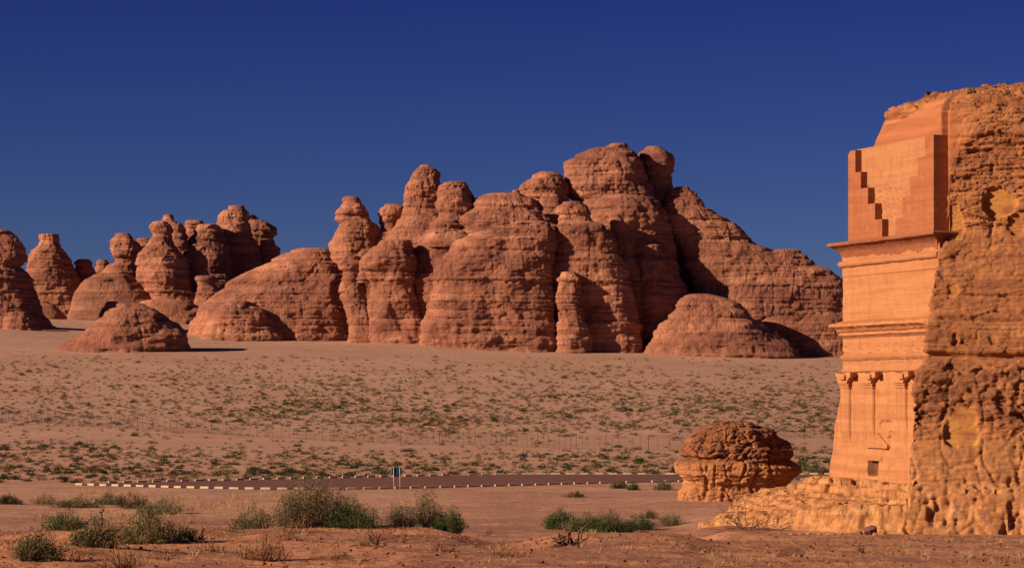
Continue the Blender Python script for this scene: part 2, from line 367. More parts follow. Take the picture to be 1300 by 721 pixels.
# ------------------------------------------------------------------ weathered rock columns
def strata(zw, x, y, seed=0):
    s = .55 * noise(zw / 4.2, .5, seed * .1, 101) + .34 * noise(zw / 1.9, 1.5, .2, 102) + .20 * noise(zw / .95, 2.5, .1, 103)
    return np.sign(s) * np.abs(s) ** .7
def column(name, rows, Yc, ratio=.8, mat=None, parent=None, seed=0, amp=1.15, res=.38, unit=.72, up=.14, foot=3.0, tone=0.0, flute=.2, sup=2.4,
           extra=None, smooth=True, lump=1.0, label=None, attrsf=None, lean=0.0, stub=False):
    """A rock column from its outline: rows of (photo y, left, right), at distance Yc; round in plan, with ledges, lumps and clefts."""
    k = Yc / F
    rows = sorted(rows)
    z = np.array([CZ + (HY - r[0]) * k for r in rows]); cx = np.array([((r[1] + r[2]) / 2 - CX) * k for r in rows]); a = np.array([(r[2] - r[1]) / 2 * k for r in rows])
    ztop = z[0]; zb = z[-1] - foot if stub else min(z[-1] - foot, float(G(cx[-1], Yc, False)) - foot * .5)
    zz = np.arange(ztop, zb, -res * .8)
    zi, ci, ai = z[::-1], cx[::-1], a[::-1]
    C = np.interp(zz, zi, ci); A = np.interp(zz, zi, ai)
    kern = np.array([1, 2, 3, 2, 1]) / 9.
    A = np.convolve(np.pad(A, 2, mode='edge'), kern, 'valid'); C = np.convolve(np.pad(C, 2, mode='edge'), kern, 'valid')
    # rounded cap on top
    nt_ = max(4, int(a[0] * .9 / res)); tt = np.linspace(0, 1, nt_, endpoint=False)
    capA = a[0] * np.sin(tt * math.pi / 2) ** .9; capZ = ztop + up * a[0] * (np.cos(tt * math.pi / 2))
    zz = np.r_[capZ, zz]; C = np.r_[np.full(nt_, C[0]), C]; A = np.r_[np.maximum(capA, .01), A]
    amax = a.max(); B = ratio * (.75 * A + .25 * np.minimum(A * 2.0, amax))
    B[:nt_] = ratio * A[:nt_] * (B[nt_] / (ratio * A[nt_]))
    nth = int(np.clip(2 * math.pi * amax * .9 / res, 48, 520)); th = np.arange(nth) / nth * 2 * math.pi
    # denser sampling on the camera side
    th = th + .35 * np.sin(th - math.pi / 2 + math.pi) * 0
    ct, st = np.cos(th), np.sin(th)
    rr = (np.abs(ct) ** sup + np.abs(st) ** sup) ** (-1 / sup)
    X = C[:, None] + A[:, None] * (rr * ct)[None]; Y = Yc + B[:, None] * (rr * st)[None]; Z = np.repeat(zz[:, None], nth, 1); u = unit
    bz = Z / u + 1.6 * noise(X / 60 / u, Y / 60 / u, .3, 201) + .6 * noise(X / 15 / u, Y / 15 / u, .3, 202) + X / u * .012
    dz = 0; notch = 0
    for T_, w_, sd in ((4.6, .75, 1), (1.7, .55, 2)):
        b_ = bz / T_ + .8 * noise(bz / (T_ * 2.7), .3, .3, 301 + sd); fr = b_ - np.floor(b_)
        on = sst(-.30 if sd == 1 else -.05, .30, noise(X / 14 / u, Y / 14 / u, np.floor(b_) * 3.7, 303 + sd + seed))
        on = on * sst(-.45, .15, noise(X / 9 / u, Y / 9 / u, Z / 7 / u, 307 + seed))
        dz = dz + w_ * T_ * u * (sst(0, .42, fr) - fr) * on
        notch = notch + (.55 if sd == 1 else .22) * np.exp(-((fr - .5) / .13) ** 2 * 1.0) * 0 + (.95 if sd == 1 else .22) * np.exp(-(np.minimum(fr, 1 - fr) / .085) ** 2) * on
    body = (np.arange(len(zz)) >= nt_)
    zq = np.where(body[:, None], np.clip(Z + dz, zz[-1], ztop), Z)
    A2 = np.where(body[:, None], np.interp(zq, zz[nt_:][::-1], A[nt_:][::-1]), A[:, None]); C2 = np.where(body[:, None], np.interp(zq, zz[nt_:][::-1], C[nt_:][::-1]), C[:, None])
    B2 = np.where(body[:, None], np.interp(zq, zz[nt_:][::-1], B[nt_:][::-1]), B[:, None])
    X = C2 + A2 * (rr * ct)[None]; Y = Yc + B2 * (rr * st)[None] + lean * (zz - zb)[:, None]
    nx = (ct / np.maximum(1, 1))[None] * np.ones_like(X); ny = (st)[None] * np.ones_like(X)
    u = unit
    sizef = np.clip(A / (6 * u), .18, 1.0)[:, None]
    zw = Z / u + 1.6 * noise(X / 60 / u, Y / 60 / u, .3, 201) + .5 * noise(X / 15 / u, Y / 15 / u, .3, 202) + X / u * .012
    mod = .55 + .75 * sst(-.5, .6, noise(X / 9 / u, Y / 9 / u, Z / 7 / u, 203 + seed))
    led = strata(zw, X, Y) * mod
    d = .45 + .85 * led - notch + 1.9 * noise(X / 24 / u, Y / 24 / u, Z / 20 / u, 209 + seed) * sst(2, 12, A)[:, None]
    d = d + lump * (1.25 * noise(X / 11 / u, Y / 11 / u, Z / 9 / u, 210 + seed) + .62 * noise(X / 4.6 / u, Y / 4.6 / u, Z / 3.4 / u, 211 + seed)
                    + .30 * noise(X / 2 / u, Y / 2 / u, Z / 1.5 / u, 212) + .16 * noise(X / .9 / u, Y / .9 / u, Z / .8 / u, 213))
    # deep vertical clefts and fine flutes
    rd = 1 - np.abs(noise(X / 7 / u, Y / 7 / u, Z / 45 / u, 220 + seed)) ; d = d - 1.3 * flute * sst(.90, 1.0, rd)
    fl = 1 - np.abs(noise(X / 1.7 / u, Y / 1.7 / u, Z / 14 / u, 221)); d = d - .55 * flute * sst(.75, 1, fl) * sst(-.1, .4, noise(X / 14 / u, Y / 14 / u, Z / 12 / u, 222))
    # rows of weathering pits along some beds
    pit = sst(.25, .55, noise(X / 1.3 / u, Y / 1.3 / u, Z / .9 / u, 230)) * sst(.15, .4, noise(zw / 2.3, 8.1, .4, 231)); d = d - .75 * pit
    d = d * amp * u * sizef * np.r_[np.clip(np.linspace(0, 1.6, nt_), 0, 1), np.ones(len(zz) - nt_)][:, None]
    if extra is not None: d = d + extra(X, Y, Z, th[None] * np.ones_like(X))
    X2 = X + d * nx; Y2 = Y + d * ny
    Z2 = Z + .10 * u * amp * sizef * noise(X / 3 / u, Y / 3 / u, Z / 3 / u, 240)
    V = np.stack([X2, Y2, Z2], -1).reshape(-1, 3)
    if attrsf: at = attrsf(X2, Y2, Z2, d)
    else:
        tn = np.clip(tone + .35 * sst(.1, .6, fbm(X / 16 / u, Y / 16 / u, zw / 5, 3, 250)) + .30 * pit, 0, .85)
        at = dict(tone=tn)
    nr = len(zz); Fq = grid_faces(nr, nth, True)[:, ::-1]
    o = mesh(name, V, Fq, mat or M['far'], parent, smooth, at, loc=None if parent else (C[-1], Yc, float(G(C[-1], Yc, False))))
    if label: tag(o, label, 'rock')
    return o

def base_Y(px, py): return hit(px, py, 350)

def front(rows, ratio, py=None, px=None):
    """distance of a rock whose foot meets the sand at its lowest traced row"""
    r = max(rows); py = py or r[0]; px = px or (r[1] + r[2]) / 2
    Yf = base_Y(px, py); return Yf + ratio * .8 * max((q[2] - q[1]) / 2 for q in rows) / F * Yf
def flat(rows):                                                   # (y, l, r, y, l, r, ...)
    return [tuple(rows[i:i + 3]) for i in range(0, len(rows), 3)]

# ---- the main massif: one thing, its towers, buttresses and domes as parts
massif = empty('sandstone_massif', (0, 850, 24)); tag(massif, 'huge red-brown massif of fused buttresses, towers and cap rocks in the centre of the skyline', 'rock massif')
BM = front(flat([443, 540, 706]), .6)                            # about the distance of the big front buttress
def part(name, rows, dY=None, ratio=.8, push=0, **kw):
    rows = flat(rows)
    if name == 'buttress' and dY is None: ratio = min(ratio, .45)
    Yc = (front(rows, ratio) if dY is None else BM + dY) - push
    kw.setdefault('seed', int(rows[0][0] * 7 + rows[0][1]) % 97)
    if name == 'buttress': kw.setdefault('sup', 2.9)
    return column(name, rows, Yc, ratio, parent=massif, **kw)
part('cliff_wall', [258,610,676, 268,596,690, 285,566,702, 300,540,745, 318,528,786, 345,525,798, 380,526,806, 443,532,814], 3, .2, sup=3.2)
part('cliff_wall', [300,452,560, 320,440,566, 345,440,570, 380,446,580, 434,456,600], 22, .25, sup=3)
part('massif_core', [266,640,700, 276,612,850, 300,540,900, 320,500,940, 345,450,985, 380,436,1030, 456,425,1080], 44, .22, sup=3)
part('rock_tower', [256,436,458, 265,430,465, 275,429,468, 283,432,476, 290,430,480, 300,425,482, 312,420,486, 325,418,490, 345,416,496, 380,425,520, 432,440,540], 22, .7)
part('cap_rock', [250,438,453, 254,434,457, 258,437,457, 262,438,458], 22, .8, foot=2, stub=True)
part('rock_pillar', [326,434,456, 334,430,463, 345,436,460, 355,434,462, 365,430,464, 380,436,466, 395,440,474, 410,444,482, 432,446,494], 2, .9)
part('rock_head', [260,489,508, 264,484,514, 272,481,514, 278,480,512, 284,483,506, 292,482,506, 300,474,516, 320,468,530], 24, .8)
part('rock_peak', [210,535,545, 215,528,551, 222,524,555, 232,518,559, 242,513,561, 252,512,560, 260,512,564, 270,512,575, 285,505,580, 300,490,600, 330,480,610, 360,480,620], 16, .75)
part('rock_tower', [232,568,590, 237,560,594, 245,556,598, 251,559,599, 256,553,601, 264,553,603, 272,558,601, 280,550,602, 290,542,603, 305,530,608, 330,522,616], 8, .8)
part('rock_pillar', [236,584,593, 244,584,599, 252,585,603, 260,585,603, 270,583,600, 290,580,600], 14, .8)
part('buttress', [306,486,522, 312,474,528, 322,464,530, 335,458,528, 348,466,524, 360,470,524, 375,472,526, 392,468,530, 410,466,538, 425,468,544, 436,470,550], None, .8)
part('buttress', [296,538,590, 305,532,598, 316,527,604, 328,525,610, 345,524,622, 365,525,640, 390,527,655, 410,528,660, 439,545,690], None, .55)
part('rock_shoulder', [248,616,662, 252,605,672, 261,600,682, 270,601,688, 280,594,700, 295,580,708, 315,570,712, 350,560,715], 8, .7)
part('buttress', [283,652,696, 289,624,702, 296,598,705, 305,580,705, 320,566,704, 345,552,704, 380,543,705, 410,538,706, 444,534,709], None, .38, push=2)
part('rock_head', [219,686,702, 223,677,711, 230,669,718, 238,663,721, 248,664,722, 258,668,722, 268,670,724, 280,660,730, 300,650,740], 12, .85)
part('cap_rock', [242,651,661, 246,650,664, 250,652,664], 14, .9, foot=2, stub=True)
part('crown_rock', [191,748,800, 197,734,808, 204,720,813, 211,716,814, 218,719,815, 226,718,817, 236,721,822, 246,723,826, 256,733,836, 275,730,846, 300,720,850], 16, .72)
part('cap_rock', [183,776,795, 187,768,797, 191,757,796, 195,750,798], 15, .7, foot=2, stub=True)
part('rock_tower', [187,822,839, 191,814,845, 198,810,854, 205,811,858, 211,814,856, 217,818,850, 226,820,850, 236,821,852, 248,820,855, 262,818,856, 290,810,860], 22, .85)
part('buttress', [257,718,738, 261,711,745, 268,707,750, 275,711,750, 282,713,751, 286,704,766, 291,701,774, 299,700,779, 312,702,782, 330,704,789, 350,703,797, 375,704,804, 405,705,811, 447,706,818], None, .75)
part('rock_pillar', [346,712,731, 352,708,736, 362,706,738, 385,706,740, 405,707,742, 425,706,746, 446,706,752], None, .8, push=6.5)
part('ridge', [244,768,797, 250,757,818, 259,748,833, 268,750,840, 280,756,845, 295,766,850, 312,772,853, 330,780,857, 350,786,862, 380,795,872, 450,800,895], 13, .85)
part('ridge', [272,772,788, 282,774,793, 298,778,800, 318,783,805, 340,788,812, 370,794,820, 420,800,830], 4, .9)
part('ledge_slab', [286,550,584, 291,545,592, 297,540,596, 303,536,598], 2, .8, foot=3, stub=True)
part('rock_knob', [312,493,508, 317,490,512, 325,490,513, 333,494,511, 342,490,515], -1, .9, foot=2, stub=True)
part('rock_knob', [331,458,470, 336,455,474, 344,456,473, 352,452,476], 0, .9, foot=2, stub=True)
part('rock_knob', [246,688,706, 250,683,712, 257,684,714, 266,680,718], 6, .8, foot=2, stub=True)
part('ridge', [255,808,826, 260,804,832, 268,802,837, 280,803,840, 295,806,842, 310,808,846, 340,812,850], 8, .8)
part('ridge', [300,812,828, 308,806,836, 320,804,846, 335,806,852, 352,808,862, 400,812,880], 5, .8)
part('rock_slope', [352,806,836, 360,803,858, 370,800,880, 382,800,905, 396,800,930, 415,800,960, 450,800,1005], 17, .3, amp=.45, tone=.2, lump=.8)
part('summit_slope', [238,858,873, 242,851,881, 248,847,886, 256,843,893, 264,842,903, 274,846,920, 284,850,934, 294,854,946, 306,860,958, 320,868,985, 334,872,1012, 350,880,1040, 380,880,1075, 456,880,1110], 15, .32)
part('rock_shoulder', [318,984,1014, 322,974,1022, 329,962,1027, 338,946,1040, 347,930,1054, 358,912,1070, 374,900,1088, 400,890,1100, 456,885,1120], 12, .30)
part('rock_foot', [392,985,1062, 402,962,1080, 415,940,1095, 430,925,1105, 456,910,1130], 9, .3, amp=.9)
part('dome', [375,872,905, 379,863,924, 386,858,936, 396,853,948, 408,843,964, 420,833,982, 434,824,1002, 444,817,1016, 453,814,1026], None, .42, amp=.9)

# ---- domes in front, left of the massif
def rock(name, rows, label, Y=None, ratio=.85, group=None, **kw):
    rows = flat(rows); Yc = Y if Y else front(rows, ratio)
    kw.setdefault('seed', int(rows[0][0] * 7 + rows[0][1]) % 97)
    return tag(column(name, rows, Yc, ratio, **kw), label, 'rock', group)
rock('rock_dome', [318,372,418, 322,360,432, 329,350,438, 336,334,446, 350,306,454, 365,286,460, 380,264,466, 395,250,472, 412,241,478, 431,241,486], 'broad smooth layered dome joined to the left foot of the massif', ratio=.62)
rock('rock_dome', [383,290,314, 388,281,328, 395,274,338, 403,267,346, 412,262,352, 421,258,357, 431,254,361], 'small low dome nestled against the left foot of the broad dome', ratio=.6, Y=base_Y(308, 431) + 3)
rock('rock_dome', [386,150,180, 390,142,192, 397,134,204, 405,124,215, 414,114,226, 423,104,234, 432,92,239, 440,76,241, 446,64,242], 'low isolated dome standing out on the sand in front of the left towers', ratio=.6)
rock('boulder', [383,137,148, 387,134,152, 392,131,156, 400,126,160], 'small rounded knob behind the shoulder of the isolated low dome', Y=830, foot=6)
rock('rock_outcrop', [384,1074,1104, 392,1060,1122, 405,1048,1150, 425,1036,1190, 456,1026,1225], 'low distant outcrop just showing between the massif and the tomb cornices', Y=905, ratio=.5)
# ---- the left towers
YL = 905
rock('rock_tower', [292,-6,8, 297,-12,17, 305,-20,24, 318,-26,30, 330,-26,33, 338,-28,22, 348,-30,34, 360,-34,40, 375,-38,46, 390,-44,54, 402,-48,60, 419,-55,70], 'layered tower cut by the left edge of the photo', Y=base_Y(25, 418) + 12, ratio=.75)
rock('boulder', [397,12,36, 402,7,44, 410,6,50, 419,4,56], 'rounded boulder at the foot of the leftmost tower', Y=base_Y(30, 419) + 2, ratio=.8)
rock('rock_tower', [298,52,72, 301,49,74, 305,52,72, 310,49,76, 316,45,80, 324,40,86, 334,36,92, 345,31,97, 356,30,102, 372,34,105, 390,40,108, 408,44,112], 'bottle-shaped tower with a flat cap, second from the left', Y=YL + 20, ratio=.85, tone=.15)
rock('rock_tower', [330,99,115, 333,94,118, 337,98,116, 344,93,121, 352,97,124, 360,101,124, 372,103,122, 390,101,124, 406,96,130], 'little mushroom rock right of the bottle-shaped tower', Y=YL + 30)
rock('rock_tower', [330,125,134, 333,122,139, 337,124,136, 344,118,144, 360,112,150, 380,110,152], 'tiny mushroom rock peeping over the dark mound', Y=YL + 40)
rock('rock_tower', [297,148,164, 301,143,170, 308,142,173, 314,141,177, 320,143,178, 326,147,177, 331,150,175, 337,136,176, 344,130,178, 352,126,178, 365,124,180, 390,120,184], 'tower with a round boulder-like head above the dark mound', Y=YL + 15)
rock('rock_tower', [303,176,190, 307,173,195, 316,174,194, 328,175,192, 350,172,196], 'short blunt rock between the round-headed tower and the stepped tower', Y=YL + 40)
rock('rock_tower', [282,195,212, 287,191,217, 294,195,218, 299,196,215, 304,192,217, 313,187,222, 321,178,229, 330,173,233, 340,173,239, 352,175,245, 364,180,249, 376,186,253, 388,192,260, 400,190,268, 419,184,276], 'tall stepped tower in the middle of the left group', Y=YL - 5, ratio=.8)
rock('rock_tower', [273,208,220, 278,206,222, 284,210,231, 292,213,236, 302,214,238, 316,210,240, 340,206,244], 'narrow summit rising right behind the stepped tower', Y=YL + 25)
rock('rock_tower', [281,236,258, 284,232,262, 289,237,258, 298,232,260, 312,228,262, 340,224,266], 'flat-topped column in shade behind the stepped tower', Y=YL + 38)
big = empty('rock_wall', (P(300, 950)[0], 950, 34)); tag(big, 'tallest shaded rock wall with a rounded summit block, right end of the left group', 'rock')
for nm, rows, yy in (('summit_block', [262,292,309, 266,285,313, 273,279,315, 282,276,316, 294,272,318, 310,268,326, 340,262,334, 415,252,345], 945),
                 ('rock_wall', [280,318,334, 284,313,346, 290,311,352, 297,311,352, 303,314,348, 311,312,350, 322,310,353, 340,306,355, 415,296,360], 962),
                 ('rock_wall', [274,290,322, 280,286,330, 300,284,334, 340,280,336, 415,270,340], 968),
                 ('buttress', [286,254,276, 291,248,280, 300,244,284, 312,238,288, 326,234,292, 345,232,298, 415,226,306], 935)):
    column(nm, flat(rows), yy, .8, parent=big, seed=int(rows[1]) % 50, tone=.1)
rock('rock_tower', [319,234,255, 323,230,260, 330,229,262, 338,232,262, 343,238,262, 352,238,265, 366,236,268, 400,232,274], 'blunt column standing before the shaded rock wall', Y=YL + 5)
rock('rock_tower', [351,250,270, 354,247,275, 358,251,272, 366,250,278, 378,247,284, 392,242,288, 412,238,292], 'low capped column at the foot of the shaded rock wall', Y=YL - 8)
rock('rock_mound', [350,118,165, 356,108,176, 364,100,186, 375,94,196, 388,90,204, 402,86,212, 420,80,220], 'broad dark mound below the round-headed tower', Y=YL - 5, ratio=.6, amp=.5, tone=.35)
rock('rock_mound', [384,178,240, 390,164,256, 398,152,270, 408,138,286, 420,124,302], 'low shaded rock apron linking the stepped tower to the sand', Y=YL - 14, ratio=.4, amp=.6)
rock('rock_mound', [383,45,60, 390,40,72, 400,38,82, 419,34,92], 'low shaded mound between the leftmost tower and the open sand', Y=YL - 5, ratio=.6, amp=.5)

# ---- the mushroom-shaped boulder on the plain
def boulder_attrs(X, Y, Z, d):
    low = 1 - sst(2.4, 3.1, Z + .3 * noise(X / 1.5, Y / 1.5, Z, 5))
    return dict(pale=.10 + .35 * low, varnish=.65 * (1 - low) + .25, smoothed=.0 * low, yellow=.25 * low * sst(.1, .5, noise(X / 2, Y / 2, Z / .8, 6)))
def cave(X, Y, Z, th):
    up_ = sst(2.6, 3.2, Z); wz_ = Z + .2 * noise(X / 1.4, Y / 1.4, .5, 300)
    e1, l1 = blocks(X / 1.5, Y / 1.5, wz_ / .75, 11); e2, l2 = blocks(X / .55, Y / .55, wz_ / .28, 12); n = noise(X / .42, Y / .42, Z / .32, 301)
    d = (.16 * l1 + .10 * l2 - .16 * sst(.10, 0, e1) - .07 * sst(.12, 0, e2)) * (.35 + .65 * up_) - .22 * sst(.25, .5, n) * (.15 + .85 * up_)
    d = d + .10 * noise(X / .7, Y / .7, Z / .4, 303) + .07 * noise(X / .25, Y / .25, Z / .2, 304) + .05 * noise(X / .12, Y / .12, Z / .1, 306)
    fl = 1 - np.abs(noise(X / 1.0, Y / 1.0, Z / 2.5, 305)); d = d - .22 * sst(.82, 1, fl) * (1 - up_) - .22 * np.exp(-((wz_ - 3.15) / .14) ** 2) - .12 * np.exp(-((wz_ - 1.9) / .07) ** 2) - .2 * np.exp(-((wz_ - 4.4) / .09) ** 2) * sst(-.1, .2, noise(X / 1.5, Y / 1.5, .5, 307))
    return d
rows = flat([539,908,955, 543,890,975, 551,878,988, 560,871,996, 570,866,1002, 577,866,1003, 581,872,1004, 584,861,1010, 590,858,1014, 598,859,1015, 603,864,1011, 608,869,1003, 616,868,998, 624,864,994, 632,861,992, 637,860,990])
Yb = hit(925, 637, 150)
bo = column('mushroom_boulder', rows, Yb + 3.4, .78, M['rock'], seed=3, amp=.45, res=.055, unit=.32, up=.22, foot=.8, flute=.1, extra=cave, attrsf=boulder_attrs)
tag(bo, 'big weathered mushroom-shaped boulder with a notched waist beside the carved tomb', 'boulder')
#TOMB#
# ------------------------------------------------------------------ the carved tomb in its free-standing rock
def T(u, v, z): return (23.9 - .343 * u - .94 * v, 136 + .939 * u - .343 * v, z)      # u along the facade (away), v out of it
def pu(px, v=0.0): q = (px - CX) / F; return (23.9 - .94 * v - q * (136 - .343 * v)) / (.939 * q + .343)
def pz(py, u, v=0.0): return CZ + (HY - py) * (136 + .939 * u - .343 * v) / F
UL = pu(1070)
tomb = empty('rock_cut_tomb', (26, 146, .5)); tag(tomb, 'towering free-standing sandstone rock with a carved tomb facade on its left side', 'rock-cut tomb')
def grid_normals(Pn):
    du = np.gradient(Pn, axis=1); dv = np.gradient(Pn, axis=0); n = np.cross(du, dv)
    return n / (np.linalg.norm(n, axis=-1, keepdims=True) + 1e-9)
ALC = [(1220, 541, 21, 24, .5, 1), (1268, 256, 19, 18, .5, 1), (1214, 282, 11, 22, .3, 1), (1209, 367, 8, 8, .4, .7), (1213, 428, 4, 11, .5, 0), (1243, 430, 3, 8, .35, .6),
       (1232, 222, 4, 4, .35, 0), (1262, 219, 5, 4, .4, 0), (1245, 220, 4, 3, .35, 0), (1215, 226, 6, 3, .3, 0), (1272, 516, 8, 8, .3, 0), (1169, 520, 5, 8, .35, 0), (1262, 428, 5, 8, .35, .8), (1290, 285, 8, 14, .4, .2), (1160, 605, 3, 9, .3, 0)]
def make_body():
    keyz = np.array([-1.5, .3, 2.5, 3.3, 5, 7, 8.5, 9.7, 10.1, 12, 14, 15.5, 17, 20, 22.5, 25, 28])
    cpx = np.array([1134, 1140, 1146, 1150, 1153, 1156, 1161, 1168, 1175, 1176, 1182, 1190, 1204, 1204, 1205, 1207, 1210])
    cY = np.array([129.2, 129.6, 130.4, 131.3, 132, 132.5, 132.9, 133.3, 133.6, 134, 134.5, 135, 135.5, 135.6, 135.8, 136.3, 137])
    z1 = np.arange(-1.5, 23.9, .06); f2 = np.linspace(0, 1, 150)
    # rounded brow: inset factor against height
    z2 = np.interp(f2, [0, .1, .2, .35, .5, .65, .8, .92, 1], [23.9, 24.3, 24.8, 25.3, 25.75, 26.1, 26.45, 26.7, 26.8]); g2 = np.interp(f2, [0, .1, .2, .35, .5, .65, .8, .92, 1], [0, .02, .06, .14, .25, .42, .64, .86, .985])
    zz = np.r_[z1, z2[1:]]; gg = np.r_[np.zeros(len(z1)), g2[1:]]
    Cx = (np.interp(zz, keyz, cpx) - CX) / F * np.interp(zz, keyz, cY); CY = np.interp(zz, keyz, cY)
    n = len(zz); lowf = sst(17.3, 16.5, zz)
    def t3(u, v): a = T(u, v, 0); return np.stack([np.broadcast_to(a[0], n), np.broadcast_to(a[1], n)], 1) if np.ndim(a[0]) == 0 else np.stack([a[0], a[1]], 1)
    uk = pu(np.interp(zz, [17, 22.0, 22.7, 24.1, 25.3], [1093, 1095, 1108, 1122, 1136]), -.5); uk = np.where(zz < 17, 10.7, uk)
    K = [t3(uk, -9 * np.ones(n)), t3(uk, -.50 * np.ones(n) - 2.7 * lowf), t3(.45 * np.ones(n), -.50 * np.ones(n) - 2.7 * lowf), t3(.35 * np.ones(n), -.95 * np.ones(n)),
         np.stack([Cx, CY], 1), np.stack([Cx * 0 + 27.6, CY - .9], 1), np.stack([Cx * 0 + 34.5, CY * .5 + .5 * 133 - 1.8], 1), np.stack([Cx * 0 + 45, Cx * 0 + 138], 1),
         np.stack([Cx * 0 + 52, Cx * 0 + 150], 1), np.stack([Cx * 0 + 48, Cx * 0 + 168], 1), np.stack([Cx * 0 + 40, Cx * 0 + 172], 1), np.stack([Cx * 0 + 34, Cx * 0 + 162], 1)]
    cnt = [16, 96, 14, 44, 66, 110, 70, 14, 16, 16, 16, 20]
    cols = []; tag_ = []
    for i in range(len(K)):
        a, b = K[i], K[(i + 1) % len(K)]; t = np.linspace(0, 1, cnt[i], endpoint=False)
        cols.append(a[:, None] * (1 - t)[None, :, None] + b[:, None] * t[None, :, None]); tag_ += [i] * cnt[i]
    P2 = np.concatenate(cols, 1); tag_ = np.array(tag_); m = P2.shape[1]
    for k in range(6):                                            # round the corners
        sm = (np.roll(P2, 1, 1) + 2 * P2 + np.roll(P2, -1, 1)) / 4; w_ = np.where(np.isin(tag_, (0, 1)), .15, 1)[None, :, None]; P2 = P2 + (sm - P2) * w_
    cen = np.array([33.0, 152.0]); P2 = cen + (P2 - cen) * (1 - gg)[:, None, None]
    Zg = np.repeat(zz[:, None], m, 1); Pn = np.concatenate([P2, Zg[..., None]], -1); N = grid_normals(Pn)
    X, Y, Z = Pn[..., 0], Pn[..., 1], Pn[..., 2]
    PX = CX + F * X / Y; PY = HY - (Z - CZ) / Y * F
    fac = np.isin(tag_, (0, 1, 11))[None, :] * np.ones_like(X)
    smooth_ = fac * sst(24.3, 23.9, Z + .5 * noise(X / 3, Y / 3, Z / 3, 3) - .05 * (X - 22)); side = (np.isin(tag_, (2, 3))[None, :] * np.ones_like(X)) * sst(16.8, 17.3, Z)
    # the smooth dressed face runs a little round the corner at the top
    smooth_ = np.maximum(smooth_, (tag_ == 3)[None, :] * sst(19, 21, Z) * sst(24.4, 23.8, Z) * .8 * np.ones_like(X))
    smooth_ = np.maximum(smooth_, sst(21.3, 22.3, Z + .014 * (1225 - PX) * 5) * sst(24.4, 23.8, Z) * sst(1240, 1205, PX) * .85)
    r = 1 - smooth_
    zw = Z + .25 * noise(X / 8, Y / 8, .4, 401) + .1 * noise(X / 2.5, Y / 2.5, .4, 402)
    caveZ = sst(5.0, 6.2, zw) * sst(9.9, 9.5, zw); midZ = sst(9.9, 10.3, zw) * sst(17.5, 16, zw); topZ = sst(16, 17.5, zw); lowZ = sst(3.6, 3.0, zw)
    calm = 1 - .80 * sst(6.2, 4.6, Z); d = (.45 - .2 * sst(6.2, 4.6, Z)) * noise(X / 4.2, Y / 4.2, Z / 3.4, 410) + calm * .20 * noise(X / 2.0, Y / 2.0, Z / .9, 411) + calm * .10 * noise(X / .8, Y / .8, Z / .45, 412) + .06 * noise(X / .4, Y / .4, Z / .2, 413) + .035 * noise(X / .16, Y / .16, Z / .14, 414)
    beds = 0
    for T_, sd, am in ((1.35, 1, .24), (.52, 2, .14), (.24, 3, .07)):
        b_ = zw / T_ + .7 * noise(zw / (T_ * 2.3), .3, .3, 420 + sd); fr = b_ - np.floor(b_); on = sst(-.2, .3, noise(X / 3.2, Y / 3.2, np.floor(b_) * 3.7, 423 + sd))
        beds = beds + am * (noise(np.floor(b_) * 5.3, .7, sd, 427) * 1.6) * on * (1 - .5 * lowZ) - am * 1.0 * np.exp(-(np.minimum(fr, 1 - fr) / .10) ** 2) * on * (1 - .7 * lowZ)
    d = d + beds * (.7 + .6 * topZ + .4 * midZ)
    pit = sst(.20, .42, noise(X / .55, Y / .55, Z / .7, 430)) ; pit2 = sst(.22, .45, noise(X / .26, Y / .26, Z / .3, 431))
    d = d - .22 * pit * sst(-.35, .15, noise(X / 2.4, Y / 2.4, Z / 1.2, 471)) * (1.1 * caveZ + .28 * midZ + .25 * topZ) - .07 * pit2 * (.9 * caveZ + .7 * midZ * sst(-.1, .3, noise(X / 2, Y / 2, Z, 432)) + .4 * topZ)
    rg = 1 - np.abs(noise(X / 1.1, Y / 1.1, Z / 1.6, 433)); d = d - .20 * sst(.90, 1, rg) * caveZ * .7
    fl = fbm(X / .85, Y / .85, Z / 7.0, 3, 434); d = d - (.26 * sst(.15, .55, fl) + .10 * sst(.1, .5, noise(X / .33, Y / .33, Z / 4.0, 474))) * (lowZ + .75 * sst(6.5, 4.5, zw) + .25 * midZ) 
    wx_ = X + .25 * noise(X / 1.5, Y / 1.5, Z / 1.5, 480); wz_ = zw + .12 * noise(X / .9, Y / .9, Z / .9, 481)
    e1, l1 = blocks(wx_ / 2.6, Y / 2.6, wz_ / .62, 1); e2, l2 = blocks(wx_ / 1.0, Y / 1.0, wz_ / .26, 2); e3, l3 = blocks(wx_ / .45, Y / .45, wz_ / .13, 3)
    blk = (.25 + .75 * caveZ + .75 * topZ + .5 * midZ) * (1 - .85 * lowZ)
    d = d + blk * (.20 * l1 + .13 * l2 + .06 * l3) - .22 * blk * sst(.10, .0, e1) * sst(-.3, .2, noise(X / 3, Y / 3, Z / 2, 483)) - .10 * blk * sst(.12, 0, e2)
    ev, lv = blocks(wx_ / 1.7, Y / 1.7, Z / 30 + .3, 8, .8); ev2, lv2 = blocks(wx_ / .7, Y / .7, Z / 9, 9, .9); vz = sst(9.8, 8.5, zw)
    d = d + vz * (.08 * lv + .03 * lv2) - vz * .17 * sst(.06, 0, ev) - vz * .09 * sst(.05, 0, ev2) * sst(-.1, .3, noise(X / 2, Y / 2, Z / 3, 484))
    d = d + .35 * sst(24.1, 24.35, zw) * sst(25.6, 24.6, zw) - .3 * np.exp(-((zw - 24.75) / .08) ** 2)
